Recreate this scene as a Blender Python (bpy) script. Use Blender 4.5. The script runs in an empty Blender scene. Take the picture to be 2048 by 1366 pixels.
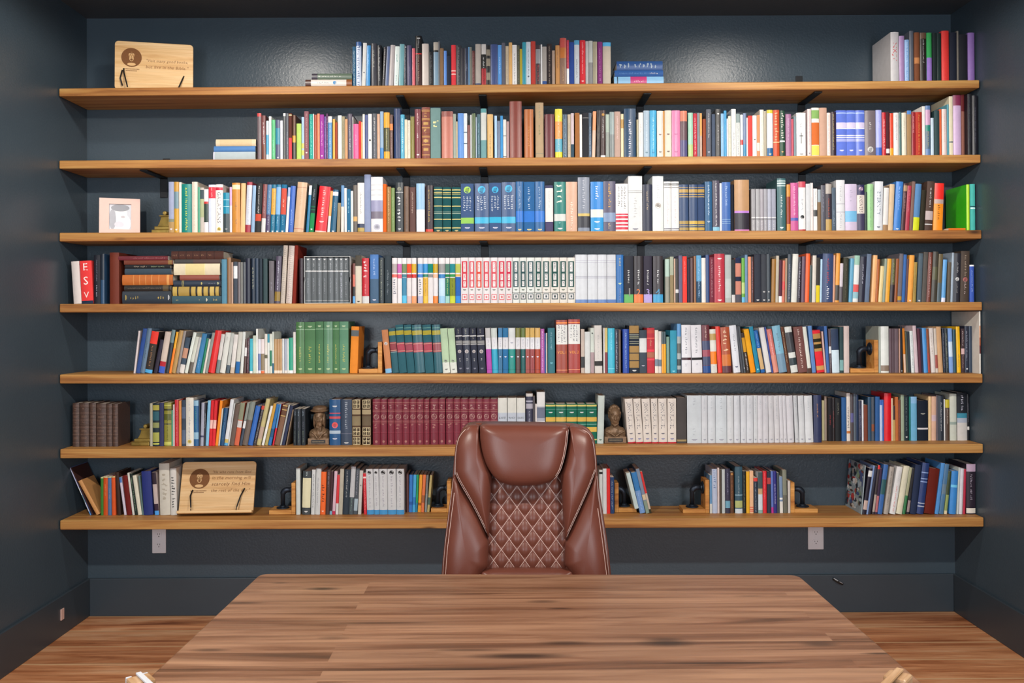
import bpy, bmesh, math, random
from mathutils import Vector, Matrix
random.seed(7)
PI = math.pi
sc = bpy.context.scene
COL = sc.collection
# ------------------------------------------------------------------ camera model (solved from the photo's edges)
F, CX, CZ, YAW, PITCH, ROLL = 1801.25, 2.0788, 1.456, .0011, .0059, -.005
PY = 621.3                                         # principal point (the lens was shifted down a little)
YF, YW, W, HC = 4.1421, 4.4221, 4.25, 2.9285        # shelf front, back wall, room width, ceiling
def basis():
    cy, sy = math.cos(YAW), math.sin(YAW); cp, sp = math.cos(PITCH), math.sin(PITCH)
    R0 = Vector((cy, -sy, 0)); Y0 = Vector((sy, cy, 0)); Z0 = Vector((0, 0, 1))
    Fd = cp*Y0 + sp*Z0; U0 = -sp*Y0 + cp*Z0
    c, s = math.cos(ROLL), math.sin(ROLL)
    return c*R0 + s*U0, c*U0 - s*R0, Fd
RT, UP, FD = basis()
CAM = Vector((CX, 0, CZ))
def at(px, py, Y):
    d = FD + RT*((px-1024)/F) - UP*((py-PY)/F)
    return CAM + d*(Y/d.y)
def at_z(px, py, z):
    d = FD + RT*((px-1024)/F) - UP*((py-PY)/F)
    return CAM + d*((z-CZ)/d.z)
def lin(c):
    return c/12.92 if c <= .04045 else ((c+.055)/1.055)**2.4
def hx(s):
    if len(s) == 3: s = ''.join(ch*2 for ch in s)
    return tuple(lin(int(s[i:i+2], 16)/255) for i in (0, 2, 4))
# ------------------------------------------------------------------ materials
MATS = {}
def nodes(name):
    m = bpy.data.materials.new(name); m.use_nodes = True
    nt = m.node_tree; b = nt.nodes['Principled BSDF']
    return m, nt, b
def N(nt, t, **kw):
    n = nt.nodes.new(t)
    for k, v in kw.items():
        if k.startswith('i_'):
            key = k[2:]; key = int(key) if key.isdigit() else key.replace('_', ' ')
            n.inputs[key].default_value = v
        else: setattr(n, k, v)
    return n
def simple(name, col, rough=.5, metal=0, noise=.12, scale=30, bump=0, bscale=200, spec=.5, coat=0):
    m, nt, b = nodes(name)
    tc = N(nt, 'ShaderNodeTexCoord')
    n1 = N(nt, 'ShaderNodeTexNoise', i_Scale=scale, i_Detail=4)
    nt.links.new(tc.outputs['Object'], n1.inputs['Vector'])
    r = N(nt, 'ShaderNodeValToRGB'); c = hx(col)
    r.color_ramp.elements[0].position = .3; r.color_ramp.elements[1].position = .7
    r.color_ramp.elements[0].color = (*[x*(1-noise) for x in c], 1)
    r.color_ramp.elements[1].color = (*[min(1, x*(1+noise)) for x in c], 1)
    nt.links.new(n1.outputs['Fac'], r.inputs[0]); nt.links.new(r.outputs[0], b.inputs['Base Color'])
    b.inputs['Roughness'].default_value = rough; b.inputs['Metallic'].default_value = metal
    b.inputs['Specular IOR Level'].default_value = spec
    if bump:
        n2 = N(nt, 'ShaderNodeTexNoise', i_Scale=bscale, i_Detail=3)
        nt.links.new(tc.outputs['Object'], n2.inputs['Vector'])
        bp = N(nt, 'ShaderNodeBump', i_Strength=bump, i_Distance=.004)
        nt.links.new(n2.outputs['Fac'], bp.inputs['Height']); nt.links.new(bp.outputs[0], b.inputs['Normal'])
    MATS[name] = m; return m
def colattr(name, rough, bump=0, bscale=300, spec=.4):
    m, nt, b = nodes(name)
    a = N(nt, 'ShaderNodeVertexColor', layer_name='Col')
    tc = N(nt, 'ShaderNodeTexCoord')
    n1 = N(nt, 'ShaderNodeTexNoise', i_Scale=40, i_Detail=4)
    nt.links.new(tc.outputs['Object'], n1.inputs['Vector'])
    mr = N(nt, 'ShaderNodeMapRange', i_3=.95, i_4=1.04); mr.inputs[1].default_value = .3; mr.inputs[2].default_value = .7
    nt.links.new(n1.outputs['Fac'], mr.inputs[0])
    mx = N(nt, 'ShaderNodeVectorMath', operation='SCALE')
    nt.links.new(a.outputs['Color'], mx.inputs[0]); nt.links.new(mr.outputs[0], mx.inputs['Scale'])
    nt.links.new(mx.outputs[0], b.inputs['Base Color'])
    b.inputs['Roughness'].default_value = rough; b.inputs['Specular IOR Level'].default_value = spec
    if bump:
        n2 = N(nt, 'ShaderNodeTexNoise', i_Scale=bscale, i_Detail=2)
        nt.links.new(tc.outputs['Object'], n2.inputs['Vector'])
        bp = N(nt, 'ShaderNodeBump', i_Strength=bump, i_Distance=.002)
        nt.links.new(n2.outputs['Fac'], bp.inputs['Height']); nt.links.new(bp.outputs[0], b.inputs['Normal'])
    MATS[name] = m; return m
def wood(name, cols, rough=.45, scale=(1.5, 22, 22), knots=.0, brick=None, bump=.08, spec=.4, streak=.5, mortar=None, seed=0, bvar=(.86, 1.1), marks=()):
    """stretched noise grain along X; optional staves / planks from a brick pattern; optional dark knots"""
    m, nt, b = nodes(name); L = nt.links.new
    tc = N(nt, 'ShaderNodeTexCoord')
    mp = N(nt, 'ShaderNodeMapping'); mp.inputs['Scale'].default_value = scale; mp.inputs['Location'].default_value = (seed, seed*.7, seed*.3)
    L(tc.outputs['Object'], mp.inputs['Vector'])
    vec = mp.outputs[0]
    if brick:
        bw, bh, ms = brick
        bk = N(nt, 'ShaderNodeTexBrick', i_Scale=1.0, i_Mortar_Size=ms, i_Brick_Width=bw, i_Row_Height=bh, i_Bias=0.0)
        bk.offset = .37; bk.offset_frequency = 3
        bk.inputs['Color1'].default_value = (0, 0, 0, 1); bk.inputs['Color2'].default_value = (1, 1, 1, 1); bk.inputs['Mortar'].default_value = (.5, .5, .5, 1)
        L(tc.outputs['Object'], bk.inputs['Vector'])
        ad = N(nt, 'ShaderNodeVectorMath', operation='ADD')       # every stave gets its own piece of grain
        sc_ = N(nt, 'ShaderNodeVectorMath', operation='SCALE'); sc_.inputs['Scale'].default_value = 9
        L(bk.outputs['Color'], sc_.inputs[0]); L(vec, ad.inputs[0]); L(sc_.outputs[0], ad.inputs[1]); vec = ad.outputs[0]
    n1 = N(nt, 'ShaderNodeTexNoise', i_Scale=1.0, i_Detail=8, i_Roughness=.62, i_Distortion=.6)
    L(vec, n1.inputs['Vector'])
    r = N(nt, 'ShaderNodeValToRGB'); el = r.color_ramp.elements
    pos = [.28, .42, .55, .72]
    el[0].position = pos[0]; el[0].color = (*hx(cols[0]), 1); el[1].position = pos[3]; el[1].color = (*hx(cols[3]), 1)
    for p, c in zip(pos[1:3], cols[1:3]):
        e = el.new(p); e.color = (*hx(c), 1)
    L(n1.outputs['Fac'], r.inputs[0]); out = r.outputs[0]
    mp2 = N(nt, 'ShaderNodeMapping'); mp2.inputs['Scale'].default_value = tuple(x*(.8 if i == 0 else 6) for i, x in enumerate(scale))
    L(tc.outputs['Object'], mp2.inputs['Vector'])
    n2 = N(nt, 'ShaderNodeTexNoise', i_Scale=1.0, i_Detail=4); L(mp2.outputs[0], n2.inputs['Vector'])
    mr = N(nt, 'ShaderNodeMapRange', i_3=1-streak*.35, i_4=1+streak*.25); mr.inputs[1].default_value = .3; mr.inputs[2].default_value = .7
    L(n2.outputs['Fac'], mr.inputs[0])
    s2 = N(nt, 'ShaderNodeVectorMath', operation='SCALE'); L(out, s2.inputs[0]); L(mr.outputs[0], s2.inputs['Scale']); out = s2.outputs[0]
    if brick:
        mr3 = N(nt, 'ShaderNodeMapRange', i_3=bvar[0], i_4=bvar[1]); L(bk.outputs['Color'], mr3.inputs[0])
        s3 = N(nt, 'ShaderNodeVectorMath', operation='SCALE'); L(out, s3.inputs[0]); L(mr3.outputs[0], s3.inputs['Scale']); out = s3.outputs[0]
        if mortar:
            mm = N(nt, 'ShaderNodeMix', data_type='RGBA'); L(bk.outputs['Fac'], mm.inputs[0]); L(out, mm.inputs[6]); mm.inputs[7].default_value = (*hx(mortar), 1); out = mm.outputs[2]
    if knots:
        mp4 = N(nt, 'ShaderNodeMapping'); mp4.inputs['Scale'].default_value = (2.2, 7.5, 7.5); mp4.inputs['Location'].default_value = (seed+.35, seed*.4+.2, .1)
        L(tc.outputs['Object'], mp4.inputs['Vector'])
        v = N(nt, 'ShaderNodeTexVoronoi', i_Scale=1.0); L(mp4.outputs[0], v.inputs['Vector'])
        k = N(nt, 'ShaderNodeMapRange', i_3=1, i_4=0); k.inputs[1].default_value = knots*.25; k.inputs[2].default_value = knots
        L(v.outputs['Distance'], k.inputs[0])
        mk = N(nt, 'ShaderNodeMix', data_type='RGBA'); L(k.outputs[0], mk.inputs[0]); L(out, mk.inputs[6]); mk.inputs[7].default_value = (*[x*.35 for x in hx(cols[0])], 1); out = mk.outputs[2]
    for mx, my, ma, mb2, st in marks:                          # knots and dark heartwood streaks of their own shape
        sb = N(nt, 'ShaderNodeVectorMath', operation='SUBTRACT'); L(tc.outputs['Object'], sb.inputs[0]); sb.inputs[1].default_value = (mx, my, 0)
        ml = N(nt, 'ShaderNodeVectorMath', operation='MULTIPLY'); L(sb.outputs[0], ml.inputs[0]); ml.inputs[1].default_value = (1/ma, 1/mb2, 0)
        ln = N(nt, 'ShaderNodeVectorMath', operation='LENGTH'); L(ml.outputs[0], ln.inputs[0])
        k2 = N(nt, 'ShaderNodeMapRange', i_3=min(1, st*1.2), i_4=0); k2.inputs[1].default_value = .3; k2.inputs[2].default_value = 1.0; L(ln.outputs['Value'], k2.inputs[0])
        pr = N(nt, 'ShaderNodeMath', operation='MULTIPLY'); L(k2.outputs[0], pr.inputs[0]); L(mr.outputs[0], pr.inputs[1])
        mk = N(nt, 'ShaderNodeMix', data_type='RGBA'); L(pr.outputs[0], mk.inputs[0]); L(out, mk.inputs[6]); mk.inputs[7].default_value = (*[x*.5 for x in hx(cols[0])], 1); out = mk.outputs[2]
    L(out, b.inputs['Base Color'])
    b.inputs['Roughness'].default_value = rough; b.inputs['Specular IOR Level'].default_value = spec
    bp = N(nt, 'ShaderNodeBump', i_Strength=bump, i_Distance=.003); L(n1.outputs['Fac'], bp.inputs['Height']); L(bp.outputs[0], b.inputs['Normal'])
    MATS[name] = m; return m
simple('wall_paint', '3c4953', rough=.33, noise=.05, scale=3, bump=.22, bscale=110, spec=.42)
simple('ceiling_paint', '3c4248', rough=.6, noise=.05, scale=3, bump=.2, bscale=110)
simple('trim_paint', '343d45', rough=.38, noise=.05, scale=3)
simple('black_steel', '15171c', rough=.45, metal=.3, noise=.1)
simple('pipe_iron', '2c3440', rough=.42, metal=.6, noise=.2, bump=.1, bscale=150)
simple('leather', '64362a', rough=.36, noise=.05, scale=14, bump=.05, bscale=420, spec=.42)
simple('thread', 'd0b4aa', rough=.7, noise=.02)
simple('bronze', '7a6048', rough=.45, metal=.25, noise=.35, scale=35, bump=.25, bscale=120)
simple('brass', '9a8040', rough=.35, metal=.6, noise=.3, scale=25)
simple('plastic_white', 'dedee2', rough=.35, noise=.01)
simple('dark_hole', '181818', rough=.8, noise=.01)
simple('engraving', '744618', rough=.7, noise=.15, scale=200)
simple('frame_pink', 'd4aea2', rough=.4, noise=.03)
simple('case_board', 'b4b8ba', rough=.6, noise=.05)
simple('plate_black', '1c1a18', rough=.4, noise=.05)
simple('nylon', '1a1a1c', rough=.5, noise=.05)
simple('bright_white', 'b8bac0', rough=.25, noise=.01)
wood('pine', ['784820', '9e6834', 'b48246', 'c49a5c'], rough=.5, scale=(1.1, 26, 26), knots=.10, seed=1.3)
wood('bamboo', ['c09058', 'd4a870', 'deb884', 'e8c898'], rough=.45, scale=(2, 40, 40), streak=.25, bump=.02)
wood('walnut', ['3c2616', '6a4630', '86624a', '9c765a'], rough=.36, scale=(1.1, 14, 14), knots=.13, brick=(1.7, .05, 0.0), bvar=(.92, 1.06), streak=.6, seed=2.1, spec=.5, marks=[(*at_z(px, py, .75).xy, a, b2, st) for px, py, a, b2, st in ((1040, 1312, .13, .020, .85), (1335, 1286, .075, .026, .75), (1330, 1286, .03, .010, .9), (1130, 1286, .07, .016, .6), (1640, 1288, .05, .022, .6), (940, 1300, .1, .01, .5), (1445, 1326, .22, .007, .85), (760, 1246, .15, .008, .6), (1120, 1217, .04, .008, .7), (940, 1188, .10, .006, .5), (480, 1206, .08, .009, .6), (560, 1166, .03, .005, .7), (1500, 1192, .05, .005, .5), (420, 1300, .05, .012, .5), (1760, 1307, .05, .008, .7))])
wood('floor_planks', ['743c1e', 'b07048', 'cc8e62', 'e0b088'], rough=.42, scale=(1.6, 14, 14), brick=(1.2, .2, .0042), mortar='c8a47c', streak=.6)
wood('chair_wood', ['80603c', '987450', 'a48464', 'b09478'], rough=.4, scale=(8, 40, 8), streak=.3)
wood('bookend_wood', ['8a4c1c', 'b87838', 'cc9048', 'dca460'], rough=.5, scale=(6, 30, 30), streak=.35)
colattr('cover_gloss', .34, spec=.45)
colattr('cover_matte', .62, spec=.3)
colattr('cover_cloth', .75, bump=.25, bscale=900, spec=.25)
colattr('cover_leather', .42, bump=.35, bscale=260, spec=.45)
colattr('page_paper', .85, spec=.15)
# ------------------------------------------------------------------ mesh builder
class MB:
    def __init__(s): s.v = []; s.f = []; s.c = []; s.m = []
    def face(s, idx, c=None, m=0): s.f.append(tuple(idx)); s.c.append(c); s.m.append(m)
    def poly(s, pts, c=None, m=0):
        n = len(s.v); s.v += [tuple(p) for p in pts]; s.face(range(n, n+len(pts)), c, m)
    def box(s, a, b, c=None, m=0, M=None):
        x0, y0, z0 = a; x1, y1, z1 = b; n = len(s.v)
        P = [(x0,y0,z0),(x1,y0,z0),(x1,y1,z0),(x0,y1,z0),(x0,y0,z1),(x1,y0,z1),(x1,y1,z1),(x0,y1,z1)]
        if M: P = [tuple(M @ Vector(p)) for p in P]
        s.v += P
        for q in ((0,3,2,1),(4,5,6,7),(0,1,5,4),(1,2,6,5),(2,3,7,6),(3,0,4,7)): s.face([n+i for i in q], c, m)
    def loft(s, rings, c=None, m=0, cap0=True, cap1=True, closed=True):
        n = len(s.v); k = len(rings[0])
        for r in rings: s.v += [tuple(p) for p in r]
        for i in range(len(rings)-1):
            for j in range(k if closed else k-1):
                a = n+i*k+j; b = n+i*k+(j+1) % k
                s.face((a, b, b+k, a+k), c, m)
        if cap0: s.face([n+j for j in range(k)][::-1], c, m)
        if cap1: s.face([n+(len(rings)-1)*k+j for j in range(k)], c, m)
    def tube(s, pts, r, seg=8, c=None, m=0):
        pts = [Vector(p) for p in pts]; rings = []
        rr = r if isinstance(r, (list, tuple)) else [r]*len(pts)
        ref = Vector((0, 0, 1))
        for i, p in enumerate(pts):
            t = (pts[min(i+1, len(pts)-1)]-pts[max(i-1, 0)]).normalized()
            if abs(t.dot(ref)) > .95: ref = Vector((0, 1, 0)) if abs(t.y) < .9 else Vector((1, 0, 0))
            u = t.cross(ref).normalized(); v = t.cross(u)
            ref = v.cross(t) if False else ref
            rings.append([p+u*(rr[i]*math.cos(2*PI*k/seg))+v*(rr[i]*math.sin(2*PI*k/seg)) for k in range(seg)])
        s.loft(rings, c, m)
    def lathe(s, prof, o=(0, 0, 0), seg=20, c=None, m=0, axis='z'):
        rings = []
        for r, h in prof:
            ring = []
            for k in range(seg):
                a = 2*PI*k/seg; p = (r*math.cos(a), r*math.sin(a), h)
                if axis == 'x': p = (h, p[0], p[1])
                if axis == 'y': p = (p[0], h, p[1])
                ring.append(Vector(o)+Vector(p))
            rings.append(ring)
        s.loft(rings, c, m)
    def add(s, o, M=None):
        n = len(s.v); s.v += [tuple(M @ Vector(p)) for p in o.v] if M else o.v
        s.f += [tuple(i+n for i in f) for f in o.f]; s.c += o.c; s.m += o.m
    def build(s, name, mats, parent=None, smooth=False, bevel=0, loc=None, fix=True, kind=None):
        me = bpy.data.meshes.new(name); me.from_pydata(s.v, [], s.f)
        if not isinstance(mats, (list, tuple)): mats = [mats]
        for mt in mats: me.materials.append(MATS[mt] if isinstance(mt, str) else mt)
        me.polygons.foreach_set('material_index', s.m)
        if any(c is not None for c in s.c):
            ca = me.color_attributes.new('Col', 'FLOAT_COLOR', 'CORNER'); buf = []
            for f, c in zip(s.f, s.c): buf += [*(c or (.5, .5, .5)), 1.0]*len(f)
            ca.data.foreach_set('color', buf)
        if fix:
            bm = bmesh.new(); bm.from_mesh(me); bmesh.ops.recalc_face_normals(bm, faces=bm.faces); bm.to_mesh(me); bm.free()
        if smooth: me.polygons.foreach_set('use_smooth', [True]*len(me.polygons))
        me.update()
        o = bpy.data.objects.new(name, me); COL.objects.link(o)
        if loc is not None: o.location = loc
        if parent: o.parent = parent
        if bevel:
            bv = o.modifiers.new('Bevel', 'BEVEL'); bv.width = bevel; bv.segments = 2; bv.limit_method = 'ANGLE'
        if kind: o['kind'] = kind
        return o
def thing(name, label, cat, loc=(0, 0, 0), rot=(0, 0, 0), group=None):
    o = bpy.data.objects.new(name, None); COL.objects.link(o); o.empty_display_size = .05
    o.location = loc; o.rotation_euler = rot; o['label'] = label; o['category'] = cat
    if group: o['group'] = group
    return o
def tag(o, label, cat, group=None):
    o['label'] = label; o['category'] = cat
    if group: o['group'] = group
    return o
# ------------------------------------------------------------------ glyphs from the built-in font
GL = {}
def glyph(ch):
    if ch in GL: return GL[ch]
    cu = bpy.data.curves.new('g', 'FONT'); cu.body = ch; cu.resolution_u = 2; cu.size = 1
    ob = bpy.data.objects.new('g', cu); COL.objects.link(ob)
    bpy.context.view_layer.update()
    me = ob.evaluated_get(bpy.context.evaluated_depsgraph_get()).to_mesh()
    v = [(p.co.x, p.co.y) for p in me.vertices]; f = [tuple(p.vertices) for p in me.polygons]
    w = (max(p[0] for p in v)+.06) if v else .3
    ob.to_mesh_clear(); bpy.data.objects.remove(ob); bpy.data.curves.remove(cu)
    GL[ch] = (v, f, w); return GL[ch]
def text_polys(txt, shear=0, track=.02):
    """-> list of polygons in text space (x along the line, y up), width"""
    x = 0; out = []
    for ch in txt:
        if ch == ' ': x += .32; continue
        v, f, w = glyph(ch)
        for q in f: out.append([(x+v[i][0]+shear*v[i][1], v[i][1]) for i in q])
        x += w+track
    return out, x
# ------------------------------------------------------------------ the room
def struct(name, a, b, mat, bevel=0):
    m = MB(); m.box(a, b); return m.build(name, mat, bevel=bevel, kind='structure')
Y0 = -1.6
struct('floor', (-.15, Y0, -.1), (W+.15, YW+.15, 0), 'floor_planks')
struct('ceiling', (-.15, Y0, HC), (W+.15, YW+.15, HC+.1), 'ceiling_paint')
struct('wall_back', (-.15, YW, 0), (W+.15, YW+.15, HC), 'wall_paint')
struct('wall_left', (-.15, Y0, 0), (0, YW, HC), 'wall_paint')
struct('wall_right', (W, Y0, 0), (W+.15, YW, HC), 'wall_paint')
BB = .1833
struct('baseboard_back', (.014, YW-.016, 0), (W-.014, YW, BB), 'trim_paint', .003)
struct('baseboard_left', (0, Y0, 0), (.014, YW-.001, BB), 'trim_paint', .003)
struct('baseboard_right', (W-.014, Y0, 0), (W, YW-.001, BB), 'trim_paint', .003)
# ------------------------------------------------------------------ shelves
SL = [(117, 176.7), (117, 321), (118, 465.5), (115.7, 608), (118, 749), (120, 898.5), (120, 1041)]
SR = [(1958.7, 160), (1963, 309), (1966.6, 460), (1964.5, 604), (1969, 747.6), (1969, 888), (1970.5, 1035)]
TH = [.037, .038, .040, .039, .042, .042, .043]
ORD = ['top', 'second', 'third', 'fourth', 'fifth', 'sixth', 'bottom']
SH = []
for i in range(7):
    a = at(*SL[i], YF); b = at(*SR[i], YF)
    x0, x1 = max(a.x, .003), min(b.x, W-.003)
    SH.append((a.x, a.z, (b.z-a.z)/(b.x-a.x)))
    k = SH[-1]; zz = lambda x: k[1]+(x-k[0])*k[2]
    m = MB(); t = TH[i]; n = 9; rings = []
    for j in range(n):                                    # a plank with a faintly waney front edge
        x = x0+(x1-x0)*j/(n-1); z = zz(x); w = random.uniform(-.0015, .0015)
        rings.append([(x, YF+w, z-t), (x, YW-.002, z-t), (x, YW-.002, z), (x, YF+w, z)])
    m.loft(rings)
    o = m.build('wall_shelf', 'pine', bevel=.004)
    tag(o, f'long honey pine wall shelf, {ORD[i]} of the seven' if i in (0, 6) else f'long honey pine wall shelf, {ORD[i]} from the top of seven', 'shelf', 'pine wall shelves')
def shelf_z(i, x): return SH[i][1]+(x-SH[i][0])*SH[i][2]
# steel brackets under the three upper shelves
for i in range(3):
    for q, px in enumerate([285, 800, 966, 1297, 1640]):
        if px == 285 and i != 1: continue
        x = at(px, 400, YF+.02).x; z = shelf_z(i, x)
        hw = .018; zb = z-TH[i]
        m = MB(); m.box((x-hw, YF+.03, zb-.0075), (x+hw, YW-.001, zb-.0012))
        m.box((x-hw, YW-.0066, zb-.10), (x+hw, YW-.001, zb-.0075))
        o = m.build('shelf_bracket', 'black_steel', bevel=.0015)
        which = {285: 'far left one, below the stacked pale books', 800: 'left of the close middle pair', 966: 'right of the close middle pair', 1297: 'second from the right wall', 1640: 'nearest the right wall'}[px]
        tag(o, f'black steel bracket under the {ORD[i]} shelf, {which}', 'bracket', 'black shelf brackets')
# bracket tabs showing above the shelf tops
for i, px, py, lb in ((0, 1598, 157, 'small black steel tab on the wall above the bare right part of the top shelf'), (1, 333, 309, 'small black steel tab on the wall above the bare left end of the second shelf')):
    p = at(px, py, YW-.003); z = shelf_z(i, p.x)
    m = MB(); m.box((p.x-.017, YW-.006, z+.001), (p.x+.017, YW-.001, p.z+.012 if i == 0 else z+.055))
    tag(m.build('bracket_tab', 'black_steel', bevel=.001), lb, 'bracket')
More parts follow.
